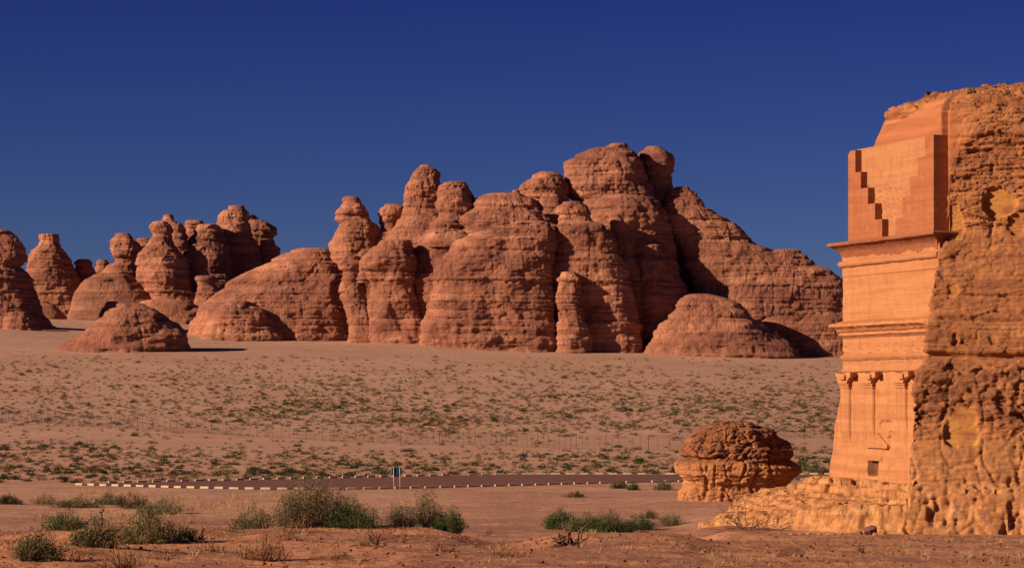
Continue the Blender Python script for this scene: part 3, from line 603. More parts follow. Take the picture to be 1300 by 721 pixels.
    # strong bedding planes: an overhang at 10 m, cracks at 3.2 m
    d = d - .55 * np.exp(-((zw - 10.05) / .10) ** 2) * sst(-.6, -.2, noise(X / 2.2, Y / 2.2, 1, 440)) - .34 * np.exp(-((zw - 3.2) / .06) ** 2) + .30 * sst(10.1, 10.25, zw) * sst(12.2, 10.6, zw)
    d = d - .22 * np.exp(-((zw - 1.25) / .05) ** 2) * sst(-.1, .2, noise(X / 2, Y / 2, 3, 441))
    d = d - .40 * np.exp(-((zw - 21.6) / .13) ** 2) * sst(-.05, .25, noise(X / 1.6, Y / 1.6, 5, 442)) - .5 * np.exp(-((zw - 25.0 - .02 * (X - 26)) / .10) ** 2) * sst(-.1, .2, noise(X / 2, Y / 2, 6, 443))
    d = d - .3 * np.exp(-((zw - 25.8) / .08) ** 2) * sst(.0, .3, noise(X / 1.5, Y / 1.5, 7, 444)) + .35 * sst(26.2, 26.6, Z) * sst(.0, .35, noise(X / 1.1, Y / 1.1, 2, 445))
    yel = 0
    for (ax, ay, rx, ry, dep, ye) in ALC:
        wx = PX + 7 * fbm(Z / .7, X / .8, .3, 3, int(ax)); wy = PY + 6 * fbm(X / .7, Z / .8, .6, 3, int(ax) + 1)
        e = np.abs((wx - ax) / rx) ** 2.6 + np.where(wy < ay, np.abs((wy - ay) / ry) ** 2.2, np.abs((wy - ay) / (ry * 1.05)) ** 4)
        mk = sst(1.25, .85, e); mk = mk * (tag_ >= 3)[None, :] * (tag_ <= 6)[None, :]
        d = d * (1 - .85 * mk) - dep * .95 * mk; yel = np.maximum(yel, sst(.3, 1, mk) * .8 * ye * sst(-.5, .1, noise(X / .8, Y / .8, Z / .6, 450)))
    d = d * (.62 + .35 * sst(23.6, 24.4, Z)) * (1 - .25 * midZ) * (1 - .35 * sst(.4, .9, N[..., 2])); d = d * r + smooth_ * .03 * noise(X / .8, Y / .8, Z / .5, 455)
    d = np.where(side > .5, d * .35, d)
    d = d * np.where(np.isin(tag_, (7, 8, 9, 10)), .6, 1)[None, :]
    V = (Pn + N * (d[..., None])).reshape(-1, 3)
    var = .15 + .45 * caveZ * sst(5.8, 7, zw + .8 * noise(X / 2, Y / 2, .5, 460)) + .18 * midZ + .22 * topZ; var = np.clip(var, 0, .95) * r
    pale = np.clip(.85 * sst(7.2, 3.5, zw) + .2 * midZ * sst(0, .4, noise(X / 2, Y / 2, Z / 2, 461)), 0, 1); pale = pale * (1 - topZ)
    at = dict(pale=pale * r, varnish=var * (1 - lowZ * .6), smoothed=smooth_, yellow=np.clip(yel * .85 + .15 * lowZ * sst(.1, .5, noise(X / 1.2, Y / 1.2, Z / 2, 462)), 0, 1))
    mesh('rock_body', V, grid_faces(n, m, True), M['rock'], tomb, True, at)
    # summit: a low rough cap closes the ring
    nr = 20; ring = (Pn + N * d[..., None])[-1]; c3 = ring.mean(0) + np.array([0, 0, .15]); t = np.linspace(0, 1, nr)[:, None, None]
    capv = ring[None] * (1 - t) + c3 * t; mesh('summit_cap', capv.reshape(-1, 3), grid_faces(nr, m, True), M['rock'], tomb, True, dict(pale=np.zeros(nr * m), varnish=np.full(nr * m, .4), smoothed=np.zeros(nr * m), yellow=np.zeros(nr * m)))
make_body()

def uleft(z):                                                     # the foot of the facade spreads a little
    k = np.array([2.4, 3.07, 6.0, 7.6, 8.5, 9.2, 30]); p = np.array([1053.5, 1054.5, 1059.5, 1066, 1069, 1070, 1070.5])
    return pu(np.interp(z, k, p))
def make_wall():
    zs = np.arange(2.3, 17.05, .045); us = np.linspace(0, 1, 250); side = np.linspace(0, 1, 24)[1:]
    z = zs[:, None]; uL = uleft(zs)[:, None]
    U = -.35 + us[None] * (uL + .35); Zg = np.repeat(z, 250, 1)
    Vv = .55 * sst(7.5, 3.0, Zg) * 0 + .02 * noise(U / 1.5, Zg / .8, .5, 501) + .012 * noise(U / .4, Zg / .25, .5, 502) + .012 * noise(U / 4, Zg / .35, .5, 503)
    px = CX + F * (23.9 - .343 * U) / (136 + .939 * U); py = HY - (Zg - CZ) / (136 + .939 * U) * F
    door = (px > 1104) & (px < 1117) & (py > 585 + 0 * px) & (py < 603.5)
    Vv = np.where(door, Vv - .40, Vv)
    for ax, ay, rx, ry, dp in ((1122, 540, 6, 6, .12), (1132, 558, 4.5, 11, .15), (1126, 571, 3, 4, .1), (1136, 595, 4, 7, .06), (1127, 538, 5, 4, .08), (1142, 585, 7, 5, .05)):
        e = ((px + 2.2 * noise(U / .3, Zg / .3, .2, 510) - ax) / rx) ** 2 + ((py + 2 * noise(U / .35, Zg / .3, .7, 511) - ay) / ry) ** 2; Vv = Vv - dp * sst(1.15, .8, e)
    Vv = Vv + .05 * sst(15.0, 15.03, Zg)                           # a fillet below the upper cornice
    Vv = Vv - .05 * np.exp(-((Zg - 15.02) / .03) ** 2)
    Vv = Vv - .06 * sst(.2, .5, noise(U / .5, Zg / .22, .5, 504)) * sst(11.3, 11.0, Zg) * sst(9.6, 10.0, Zg)
    Vv = Vv + .30 * sst(4.4, 3.0, Zg) * sst(-.2, .3, noise(U / 1.3, Zg / 3, .2, 505)) * (~door) * .5
    Vv = Vv + .10 * sst(4.6, 3.6, Zg)
    Us = (uL + 0 * side[None]); Vs = Vv[:, -1:] - side[None] * 6 ; Zs = np.repeat(z, 23, 1)
    Us = Us + .03 * noise(Zs / .6, Vs / .6, .5, 506)
    U = np.concatenate([U, Us], 1); Vv = np.concatenate([Vv, Vs], 1); Zg = np.concatenate([Zg, Zs], 1)
    X, Y, Z = T(U, Vv, Zg)
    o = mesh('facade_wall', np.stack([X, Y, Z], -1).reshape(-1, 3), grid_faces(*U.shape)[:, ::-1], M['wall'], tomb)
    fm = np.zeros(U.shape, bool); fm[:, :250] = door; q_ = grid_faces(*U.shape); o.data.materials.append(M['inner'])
    o.data.polygons.foreach_set('material_index', fm.reshape(-1)[q_].any(1).astype(np.int32))  # door recess faces take the colour with shade painted in
make_wall()
def sweep(name, prof, u0, u1, mat, back0=.95, back1=3.0, wob=.028, chip=0.0, parent=tomb):
    prof = np.array(prof); pr = []
    for a, b in zip(prof[:-1], prof[1:]):
        k = max(1, int(np.hypot(*(b - a)) / .09)); pr += [a + (b - a) * i / k for i in range(k)]
    pr = np.array(pr + [prof[-1]]); o = pr[:, 0][None]; z = pr[:, 1][None]
    def seg(n, f): t = np.linspace(0, 1, n)[:, None]; return f(t)
    L = [seg(20, lambda t: (u1 + o + 0 * t, -back1 + (o + back1) * t)), seg(190, lambda t: (u1 + o + (u0 - u1 - 2 * o) * t, o + 0 * t)), seg(20, lambda t: (u0 - o + 0 * t, o - (o + back0) * t))]
    U = np.concatenate([np.broadcast_to(a, (a.shape[0] if a.shape[0] > 1 else 1, pr.shape[0])) if a.shape[0] > 1 else a for a, b in L], 0); V = np.concatenate([b for a, b in L], 0)
    Z = np.repeat(z, U.shape[0], 0)
    nn = noise(U / .5, V / .5, Z / .3, 520) + .6 * noise(U / .15, V / .15, Z / .12, 521)
    ch = sst(.25, .6, noise(U / .45, V / .45, Z / .3, 522)) * chip
    V = V + wob * nn - ch * np.clip(o, 0, 1); Z = Z + wob * .8 * noise(U / .9, V / .9, .5, 523)
    X, Y, Z = T(U, V, Z)
    return mesh(name, np.stack([X, Y, Z], -1).reshape(-1, 3), grid_faces(*U.shape), mat, parent)
cor = sweep('cornice', [(-.2, 16.02), (.03, 16.04), (.05, 16.2), (.10, 16.4), (.20, 16.6), (.36, 16.76), (.58, 16.88), (.70, 16.91), (.72, 16.93), (.72, 17.07), (.66, 17.12), (-.25, 17.14)], -.15, UL, M['hewn'], chip=.06)
sweep('torus_moulding', [(-.1, 15.62), (.10, 15.63), (.20, 15.70), (.25, 15.80), (.23, 15.92), (.14, 16.0), (-.1, 16.03)], -.15, UL, M['panel'])
sweep('cornice', [(-.1, 11.33), (.05, 11.36), (.08, 11.50), (.20, 11.52), (.20, 11.60), (.13, 11.62), (.14, 11.72), (.27, 11.74), (.30, 11.84), (.46, 11.97), (.60, 12.02), (.64, 12.04), (.64, 12.17), (.58, 12.22), (.30, 12.30), (.0, 12.42), (-.1, 12.44)], -.15, UL, M['wall'], chip=.25)
sweep('architrave', [(-.1, 9.98), (.03, 10.0), (.05, 10.08), (.13, 10.16), (.15, 10.26), (.05, 10.34), (-.1, 10.36)], -.15, UL, M['panel'], chip=.5)
sweep('architrave', [(-.1, 9.30), (.07, 9.32), (.08, 9.46), (.02, 9.50), (-.1, 9.52)], -.15, UL, M['panel'], chip=.5)

# pilasters with horned capitals
def pilaster(pl, pr_, py_end, capl, capr):
    u0, u1 = pu(pr_), pu(pl); zb = pz(py_end, u0)
    zs = np.linspace(zb - .6, 8.42, 120); us = np.linspace(0, 1, 14)
    U = u0 + us[None] * (u1 - u0) + 0 * zs[:, None]; Zg = np.repeat(zs[:, None], 14, 1)
    th_ = .17 * sst(zb - .5, zb + .8, Zg) + .012 * noise(U / .4, Zg / .5, .4, 530)
    edge = np.minimum(us, 1 - us)[None] < 1e-6; Vv = np.where(edge, -.03, th_)
    U2 = U.copy(); U2[:, 0] = U[:, 1] - .002 if False else U[:, 0]; U2[:, 1] = U[:, 0] + .004; U2[:, -2] = U[:, -1] - .004
    X, Y, Z = T(U2, Vv, Zg)
    p = mesh('pilaster', np.stack([X, Y, Z], -1).reshape(-1, 3), grid_faces(*U.shape)[:, ::-1], M['wall'], tomb)
    c0, c1 = pu(capr, .3), pu(capl, .3); w_ = c1 - c0; s0, s1 = (u0 - c0) / w_, (u1 - c0) / w_
    zt = 9.31; f = lambda a, b, t: T(c0 + a * w_, t, b)
    cp = MB()
    cp.prism([(s0 - .03, 8.34), (s1 + .03, 8.34), (s1 + .03, 8.42), (s0 - .03, 8.42)], -.02, .23, f)
    cp.prism([(s0, 8.425), (s1, 8.425), (s1, 8.52), (s0, 8.52)], -.02, .20, f)
    cp.prism([(s0 - .05, 8.525), (s1 + .05, 8.525), (s1 + .07, 8.62), (s0 - .07, 8.62)], -.02, .27, f)
    n = 9; tt = np.linspace(0, 1, n)
    right = [((s1 + .02) + (1 - s1 - .02) * t ** 1.8, 8.625 + .52 * t) for t in tt]; left = [((s0 - .02) - (s0 - .02) * t ** 1.8, 8.625 + .52 * t) for t in tt]
    top = [(1, 9.30), (.80, 9.22), (.5, 9.19), (.2, 9.22), (0, 9.30)]
    cp.prism(right + top + left[::-1], -.02, .34, f)
    cp.prism([(.36, 8.86), (.64, 8.86), (.64, 9.16), (.36, 9.16)], .345, .50, f)
    cp.prism([(-.04, 8.98), (.20, 8.98), (.20, 9.30), (-.04, 9.30)], .345, .56, f)
    cp.build('capital', M['wall'], p, bevel=.02)
pilaster(1070, 1080.5, 556, 1061, 1083)
pilaster(1100, 1111, 552, 1096, 1115)
pilaster(1141, 1152, 540, 1136, 1157)
# pediment and door frame of the tomb entrance
md = MB(); ua, ub = pu(1128), pu(1103); zc = pz(566, (ua + ub) / 2); za = pz(549, (ua + ub) / 2); um = (ua + ub) / 2
md.prism([(ua, zc), (ub, zc), (ub, zc + .10), (um, za), (ua, zc + .10)], -.05, .10, lambda a, b, t: T(a, t, b))
md.prism([(ua + .08, zc + .13), (ub - .08, zc + .13), (um, za - .12)][::1], .105, .12, lambda a, b, t: T(a, t, b))
md.prism([(ua - .1, zc - .12), (ub + .1, zc - .12), (ub + .1, zc - .005), (ua - .1, zc - .005)], -.05, .16, lambda a, b, t: T(a, t, b))
md.build('pediment', M['wall'], tomb, bevel=.02)
fr = MB(); da, db = pu(1117.6), pu(1103.4); dz = pz(585, (da + db) / 2); dbm = 3.0
fr.box(da - .26, da - .03, -.05, .07, dbm, dz + .02, T); fr.box(db + .03, db + .26, -.05, .07, dbm, dz + .02, T); fr.box(da - .30, db + .30, -.05, .09, dz + .023, dz + .22, T)
fr.build('door_frame', M['wall'], tomb, bevel=.015)

# crow-steps and the recessed panel between them
def stepped(name, poly, v0, v1):
    b = MB(); b.prism(poly, v0, v1, lambda a, c, t: T(a, t, c)); o = b.build(name, M['merlon'], tomb)
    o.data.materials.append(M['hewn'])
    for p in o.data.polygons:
        n = p.normal; p.material_index = 1 if abs(n.x * -.343 + n.y * .939) > .8 else 0  # risers and end faces: hewn stone with shade deepened in its colour
    mo = o.modifiers.new('bevel', 'BEVEL'); mo.width = .03; mo.segments = 2
    return o
zb = 17.12
L = [(1086, 198), (1093, 218), (1102, 238), (1111, 258), (1120, 278)]
poly = [(pu(1077), zb), (pu(1077), 22.42), (pu(1079.5), 22.62)]
for i, (x_, y_) in enumerate(L):
    u_ = pu(x_); ztop = pz(y_, u_); poly += [(pu(1079.5) if i == 0 else pu(L[i - 1][0]), ztop)] if i else []
    poly += [(u_, ztop if i else 22.62)]
poly += [(pu(1120), zb)]
poly = poly[::-1]
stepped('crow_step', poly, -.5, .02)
Rr = [(1137, 277), (1146, 250), (1155, 225), (1165, 200), (1174, 177)]
poly = [(pu(1185.5), zb)]
poly += [(pu(1185.5), 22.62)]
for i in range(4, -1, -1):
    x_, y_ = Rr[i]; ztop = 22.60 if i == 4 else pz(Rr[i][1], pu(x_))
    poly += [(pu(x_ if i == 4 else Rr[i + 1][0]), ztop)] if i < 4 else []
    poly += [(pu(x_), ztop)]
poly += [(pu(1137), zb)]
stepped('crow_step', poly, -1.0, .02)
def panel():
    zs = np.arange(17.0, 22.75, .05); us = np.linspace(pu(1182), pu(1079), 220); U, Z = np.meshgrid(us, zs)
    px = CX + F * (23.9 - .343 * U + .42) / (136 + .939 * U); py = HY - (Z - CZ) / (136 + .939 * U) * F
    rough = sst(236, 242, py + 4 * noise(U / .3, Z / .3, .5, 540)) * sst(280, 276, py)
    V = -.42 + .008 * noise(U / .5, Z / .5, .5, 541) - rough * (.03 + .05 * sst(.0, .3, noise(U / .18, Z / .18, .5, 542)))
    X, Y, Zw = T(U, V, Z)
    mesh('recessed_panel', np.stack([X, Y, Zw], -1).reshape(-1, 3), grid_faces(*U.shape)[:, ::-1], M['panel'], tomb)
panel()

# ------------------------------------------------------------------ bedrock shelf in front of the tomb
def make_shelf():
    xs = np.arange(8.6, 28, .07); ys = np.arange(127.6, 162, .075); X, Y = np.meshgrid(xs, ys)
    dx, dy = X - 23.9, Y - 136; U = -.343 * dx + .939 * dy; Vv = -.94 * dx - .343 * dy
    g = G(X, Y, False)
    n1 = fbm(X / 3.2, Y / 3.2, .2, 4, 601); n2 = fbm(X / 1.0, Y / 1.0, .6, 4, 602)
    Yf = np.interp(X, [9, 11, 13.5, 16, 19, 22, 28], [142, 139.2, 137.0, 134.6, 132.2, 130.6, 129.6]) + 1.0 * n1 + .25 * n2
    Yb_ = 141.5 + np.clip(X - 10.5, 0, 99) * 2.9 + 1.5 * n1
    m = sst(-.05, 1.0, Y - Yf) * sst(0, 2.2, Yb_ - Y) * sst(8.8, 10.5, X)
    p = .35 + .75 * sst(11, 16.5, X + n1) + .55 * sst(9, 5.0, Vv + 1.2 * n1) * sst(13, 16.5, X)
    H = m * p + .12 * n1 * m
    q = .27; b_ = (H + .10 * n2) / q; fr_ = b_ - np.floor(b_); H = np.where(m > .02, (np.floor(b_) + sst(.55, .95, fr_)) * q * .75 + H * .25, H)
    n3 = fbm(X / 1.6, Y / 1.6, .9, 3, 603)
    base_ = g - .1; Zt = base_ + H; inner = sst(14.6, 13.6, U + 1.0 * n3)
    for v_, z_, sd in ((3.6, 1.75, 1), (2.9, 2.15, 2), (2.0, 2.55, 3), (1.45, 2.90, 4)):
        e_ = Vv + 1.0 * fbm(X / 2.4, Y / 2.4, .3, 3, 620 + sd) + .25 * fbm(X / .7, Y / .7, .3, 3, 630 + sd)
        k_ = sst(v_ + .12, v_ - .12, e_) * sst(0, .4, inner - .2 + .5 * n1)
        Zt = np.maximum(Zt, np.where(k_ > .01, base_ + (z_ + .07 * fbm(X / 1.5, Y / 1.5, .4, 3, 640 + sd) - base_) * k_, -9))
    crk = 1 - np.abs(noise(X / 1.7, Y / 1.7, .3, 606)); Zt = Zt - .10 * sst(.93, 1, crk) * m * sst(0, .3, n1)
    se, sl_ = blocks(X / 1.9 + .3 * n1, Y / 1.3 + .3 * n3, 0 * X, 21, 1.0); se2, sl2 = blocks(X / .7, Y / .55, 0 * X, 22, 1.0)
    Zt = Zt + m * (.07 * sl_ - .10 * sst(.10, 0, se) + .035 * sl2 - .04 * sst(.1, 0, se2))
    Zt = Zt + m * (.045 * n2 + .03 * noise(X / .3, Y / .3, .5, 607) + .015 * noise(X / .15, Y / .15, .5, 608))
    Zt = np.where(m < .02, np.minimum(Zt, g - .12), Zt)
    # the steep faces lean and crumble instead of standing on a grid
    X2 = X + .10 * noise(X / .5, Y / .5, Zt / .3, 609); Y2 = Y + .16 * noise(X / .5, Y / .5, Zt / .25, 610)
    V = np.stack([X2, Y2, Zt], -1).reshape(-1, 3); one = np.ones(X.size)
    at = dict(pale=one * .95, varnish=(.35 * sst(.0, .5, n1)).ravel(), smoothed=one * .0, yellow=(.14 * sst(-.1, .5, n3)).ravel())
    o = mesh('bedrock_shelf', V, grid_faces(*X.shape), M['rock'], None, True, at, loc=(18, 138, .5))
    tag(o, 'pale layered bedrock shelf spreading left from the foot of the carved tomb', 'rock ledge')
make_shelf()

# ------------------------------------------------------------------ road furniture
def kerb_proto():
    b = MB(); b.prism([(-.11, 0), (.11, 0), (.09, .20), (.05, .235), (-.05, .235), (-.09, .20)], -.42, .42, lambda a, c, t: (t, a, c))
    return b.build('kerb_block', M['kerb'], bevel=.012)
kp = kerb_proto(); first = [kp]
def place(o, x, y, rz=0, s=1.0, sink=0.0, z=None):
    o.location = (x, y, float(G(x, y)) - sink if z is None else z); o.rotation_euler = (0, 0, rz); o.scale = (s,) * 3 if not hasattr(s, '__len__') else s
def kerb_row(line, label, group, off, pitch=1.42):
    p = strip_line(line, pitch)
    for i in range(len(p) - 1):
        d = p[i + 1] - p[i]; a = math.atan2(d[1], d[0]); px = CX + F * p[i][0] / p[i][1]
        if px > 1090: break
        if random.random() < .03: continue
        o = kp if first else kp.copy()
        if first: first.clear()
        else: COL.objects.link(o)
        nx, ny = -math.sin(a) * off, math.cos(a) * off
        place(o, p[i][0] + nx, p[i][1] + ny, a + random.uniform(-.03, .03), (random.uniform(.92, 1.05), .9, random.uniform(.68, .82)), -.02)
        tag(o, label, 'kerb block', group)
kerb_row(near_edge, 'pale concrete kerb block in the row along the near edge of the dark road', 'kerb blocks along the near edge of the road', -.25)
kerb_row(far_edge[4:], 'pale concrete kerb block in the row along the far edge of the dark road', 'kerb blocks along the far edge of the road', .25)

# sign seen from behind: blue panel, stiffeners, two posts
def make_sign():
    Y = hit(503.5, 621, 150); x = P(503.5, Y)[0]; z = float(G(x, Y)); r = empty('road_sign', (x, Y, z))
    tag(r, 'small blue sign board on two thin metal posts at the near edge of the road', 'sign')
    k = Y / F; f = lambda a, b, c: (x + a, Y + b, z + c)
    b = MB(); b.box(-6.4 * k, 6.4 * k, .04, .06, 17.5 * k, 27.5 * k, f); p = b.build('sign_panel', M['signblue'], r, bevel=.005)
    for a, a2 in ((-4.0, -3.2), (3.9, 4.6)):
        b = MB(); b.tube([f(a2 * k, 0, -.2), f((a + a2) / 2 * k, -.01, 9 * k), f(a * k, -.02, 27.8 * k)], .024, 8); b.build('post', M['metal'], r, smooth=True)
    r.rotation_euler = (0, 0, 0)
make_sign()

# wire fence across the plain
def make_fence():
    pts = [(-40, 531), (0, 534.5), (100, 540), (200, 547), (300, 553.5), (400, 558.5), (500, 562), (600, 565), (700, 569), (800, 572), (866, 573), (900, 571), (950, 562), (1000, 556), (1070, 556), (1180, 558), (1300, 561)]
    line = smooth_line([(P(a, hit(a, b, 250))) for a, b in pts], 8)
    r = empty('wire_fence', (line[0][0], line[0][1], float(G(*line[0])))); tag(r, 'long dark wire mesh fence with many thin posts crossing the sand plain', 'fence')
    p = strip_line(line, 1.72); H = 2.05; rest = MB(); wires = MB()
    for i, (x, y) in enumerate(p):
        z = float(G(x, y)); b = MB() if i < 100 else rest
        b.box(x - .028, x + .028, y - .028, y + .028, z - .2, z + H + .12)
        if i % 6 == 0: b.box(x - .05, x + .05, y - .05, y + .05, z + .1, z + H + .2)
        if i < 100: b.build('fence_post', M['fence'], r)
    tag(rest.build('fence_post', M['fence'], r), kind='stuff')
    zs = G(p[:, 0], p[:, 1])
    for i in range(len(p) - 1):
        (x0, y0), (x1, y1) = p[i], p[i + 1]
        for h in np.arange(.12, H, .28):
            wires.add([(x0, y0, zs[i] + h), (x1, y1, zs[i + 1] + h), (x1, y1, zs[i + 1] + h + .022), (x0, y0, zs[i] + h + .022), (x0, y0 + .02, zs[i] + h), (x1, y1 + .02, zs[i + 1] + h)], [[0, 1, 2, 3], [0, 4, 5, 1]])
        for j in range(1, 6):
            t = j / 6; x, y, z = x0 + (x1 - x0) * t, y0 + (y1 - y0) * t, zs[i] * (1 - t) + zs[i + 1] * t
            wires.add([(x - .009, y, z + .05), (x + .009, y, z + .05), (x + .009, y, z + H), (x - .009, y, z + H)], [[0, 1, 2, 3]])
    wires.build('wire_mesh', M['fence'], r)
make_fence()

# ------------------------------------------------------------------ plants
class Quads:                                                      # fast collector of small leaf or twig faces
    def __init__(s): s.v = []; s.t = []
    def blades(s, base, dirs, length, width, tone):
        base, dirs = np.asarray(base), np.asarray(dirs); n = len(base)
        dirs = dirs / (np.linalg.norm(dirs, axis=1, keepdims=True) + 1e-9); rnd = rng.normal(size=(n, 3)); side = np.cross(dirs, rnd); side /= np.linalg.norm(side, axis=1, keepdims=True) + 1e-9
        L = np.reshape(length, (-1, 1)) * np.ones((n, 1)); W = np.reshape(width, (-1, 1)) * np.ones((n, 1))
        a = base - side * W * .5; b = base + side * W * .5; c = base + dirs * L + side * W * .3; d = base + dirs * L - side * W * .3
        s.v.append(np.stack([a, b, c, d], 1)); s.t.append(np.repeat(np.reshape(tone, (-1, 1)) * np.ones((n, 1)), 4, 1))
    def build(s, name, mat, parent=None, loc=None):
        v = np.concatenate(s.v).reshape(-1, 3); return mesh(name, v, np.arange(len(v)).reshape(-1, 4), mat, parent, False, dict(tone=np.concatenate(s.t).ravel()), loc=loc)
def stems(n, w_, h_, spread=1.0, seg=6, up=.8, r=None, uneven=.35):
    """curved shoots rising from a wide base and filling a low, uneven dome"""
    r = r or rng; out = []
    nc = 4 + int(w_ * 1.6); cl = []
    for j in range(nc):
        ox = (j + .5) / nc * 2 - 1 + r.normal(0, .12); cl.append((ox * w_ * .34, r.normal(0, w_ * .12), w_ * r.uniform(.24, .38), h_ * (r.uniform(.55, 1.0) if j != nc // 2 else 1.05) * (1 - .45 * ox * ox)))
    for i in range(n):
        cx_, cy_, cr_, ch_ = cl[i % nc]; az = r.uniform(0, 2 * math.pi); rad = math.sqrt(r.uniform(0, 1))
        base = np.array([cx_ + math.cos(az) * rad * cr_ * .3, cy_ + math.sin(az) * rad * cr_ * .3, -.02]); el = r.uniform(.12, 1.0)
        L_ = r.uniform(.75, 1.12); tip = np.array([cx_ + math.cos(az) * cr_ * L_ * math.cos(el * 1.5), cy_ + math.sin(az) * cr_ * L_ * math.cos(el * 1.5), ch_ * L_ * math.sin(el * 1.5)])
        mid = base * .4 + tip * .6 + np.array([0, 0, ch_ * .05]) + r.normal(0, w_ * .02, 3); t = np.linspace(0, 1, seg)[:, None]
        out.append((1 - t) ** 2 * base + 2 * t * (1 - t) * mid + t * t * tip)
    return out
def bush(name, label, px, py, wpx, hpx, kind, n=150, leaves=16, Y=None, cat='bush', leafw=.020, leaflen=.065, group=None, dens=1.0, Ymin=60):
    Y = Y or hit(px, py, Ymin); x = P(px, Y)[0]; k = Y / F; w_, h_ = wpx * k * 1.12, hpx * k * 1.22
    r = empty(name, (x, Y, float(G(x, Y)) - .03)); tag(r, label, cat, group); o3 = np.array(r.location)
    st = stems(n, w_, h_)
    tw = Quads(); lf = Quads()
    for s_ in st:
        tw.blades(np.array([[0, 0, .0]]) + o3, s_[:1] + [[0, 0, .03]], np.linalg.norm(s_[0]), .022, .1)      # woody base ties the clumps together
        d = np.diff(s_, axis=0); tw.blades(s_[:-1] + o3, d, np.linalg.norm(d, axis=1) * 1.05, np.linspace(.016, .006, len(d)) * (1.5 if kind != 'dry' else 1.9), rng.uniform(0, .7))
        kk = int(leaves * 1.7); t = rng.uniform(.0, 1, kk) ** .75; idx = np.clip((t * (len(s_) - 1)), 0, len(s_) - 1.001); i0 = idx.astype(int); fr_ = (idx - i0)[:, None]
        pos = s_[i0] * (1 - fr_) + s_[i0 + 1] * fr_ + rng.normal(0, .05 * (1 + w_ * .35), (kk, 3)); pos[:, 2] = np.maximum(pos[:, 2], .01)
        dr = d[np.minimum(i0, len(d) - 1)]; dr = dr / np.linalg.norm(dr, axis=1, keepdims=True) + rng.normal(0, .85, (kk, 3)); dr[:, 2] += .15
        cl = np.clip(.35 + .9 * noise(s_[-1][0] / (w_ * .22) + px, s_[-1][1] / (w_ * .22), .4, 71), 0, 1)
        lf.blades(pos + o3, dr, rng.uniform(.5, 1.3, kk) * leaflen, leafw * rng.uniform(.7, 1.4, kk), np.clip(cl * .6 + rng.uniform(0, .5, kk), 0, 1))
    tw.build('brushwood', M['dry'], r); lf.build('leaf_twig_faces', M[kind], r)  # second mesh: leaves on leafy kinds, loose bare twigs on dry ones
    return r
def dry_tufts():
    base = [(28, 697, 40, 22), (98, 712, 44, 24), (150, 680, 40, 22), (205, 708, 40, 18), (268, 700, 46, 18), (295, 676, 44, 24), (365, 686, 40, 16), (378, 676, 46, 26), (505, 684, 42, 20), (240, 664, 40, 16), (55, 660, 40, 16), (640, 706, 36, 12), (560, 700, 30, 12), (890, 700, 30, 12), (1000, 704, 34, 12), (430, 712, 34, 14)]
    for a, b, c, d in base:
        left = a < 520
        bush('dry_tuft', 'small brown dry tuft among the bushes of the left foreground' if left else 'small sparse dry tuft on the bare sand at the bottom right', a, b, c, d, 'dry', 34, 8, cat='dry tuft', leafw=.012, group='dry tufts among the left foreground bushes' if left else 'dry tufts on the bare sand at the bottom right')
def dead(name, label, px, py, wpx, hpx, n, Y=None, cat='dead wood', thick=.035, fork=3, mat=None):
    Y = Y or hit(px, py, 60); x = P(px, Y)[0]; k = Y / F; w_, h_ = wpx * k, hpx * k; g = float(G(x, Y))
    r = empty(name, (x, Y, g)); tag(r, label, cat); b = MB(); rr = random.Random(int(px * 3 + py))
    def limb(p, az, el, L, rad, lv):
        pts = [p]; q = np.array(p, float)
        for i in range(5):
            az += rr.gauss(0, .28); el += rr.gauss(0, .2); q = q + np.array([math.cos(az) * math.cos(el), math.sin(az) * math.cos(el), math.sin(el)]) * L / 5; q[2] = max(q[2], g + .02); pts.append(tuple(q))
        b.tube(pts, [rad * (1 - .13 * i) for i in range(6)], 5)
        if lv > 0:
            for j in range(fork): limb(pts[rr.randint(1, 5)], az + rr.uniform(-1.3, 1.3), el * .6 + rr.uniform(-.15, .6), L * .6, rad * .6, lv - 1)
    for i in range(n):
        a = rr.uniform(0, 2 * math.pi); limb((x + math.cos(a) * w_ * .08, Y + math.sin(a) * w_ * .08, g - .03), a, rr.uniform(.05, 1.25), min(w_ * .5, h_ * 1.4) * rr.uniform(.6, 1.1), thick, 2)
    b.build('branches', mat or M['wood'], r, smooth=True)
    return r
bush('bush', 'largest bush, wide grey-green with a dark green right side, centre-left foreground', 402, 677, 112, 56, 'grey', 330, 34, Y=98)
bush('bush', 'dark green bush leaning on the right side of the largest bush', 448, 676, 66, 34, 'dark', 150, 28, Y=97.2)
bush('bush', 'bright green bush directly left of the largest bush', 320, 662, 50, 33, 'green', 130, 24, Y=105)
bush('bush', 'grey-green bush with a rounded dark green shrub at its right foot', 531, 671, 78, 45, 'grey', 210, 26, Y=100)
bush('bush', 'compact rounded dark green shrub touching the bush beneath the road sign', 572, 672, 38, 27, 'dark', 120, 26, Y=99)
bush('bush', 'tallest grey-green bush of the left cluster, with bare stems at its foot', 190, 690, 76, 46, 'grey', 200, 26)
bush('bush', 'thin bush with a forked pale stem in the middle of the left cluster', 119, 694, 54, 44, 'grey', 120, 22)
bush('bush', 'dark bush at the back of the left cluster', 82, 676, 54, 36, 'dark', 110, 22, Y=92)
bush('bush', 'dry-footed tan and grey bush nearest the lower left corner', 47, 711, 54, 42, 'grey', 120, 20)
bush('bush', 'low grey-green tuft beside the fallen branch right of the left cluster', 232, 688, 42, 18, 'grey', 70, 20)
bush('dry_bush', 'brown leafless dry bush with a long shadow in the left foreground', 334, 710, 66, 38, 'dry', 130, 10, leafw=.008)
bush('dry_bush', 'sprawling brown dry bush at the very bottom edge, lower left', 150, 722, 66, 34, 'dry', 90, 8, leafw=.008)
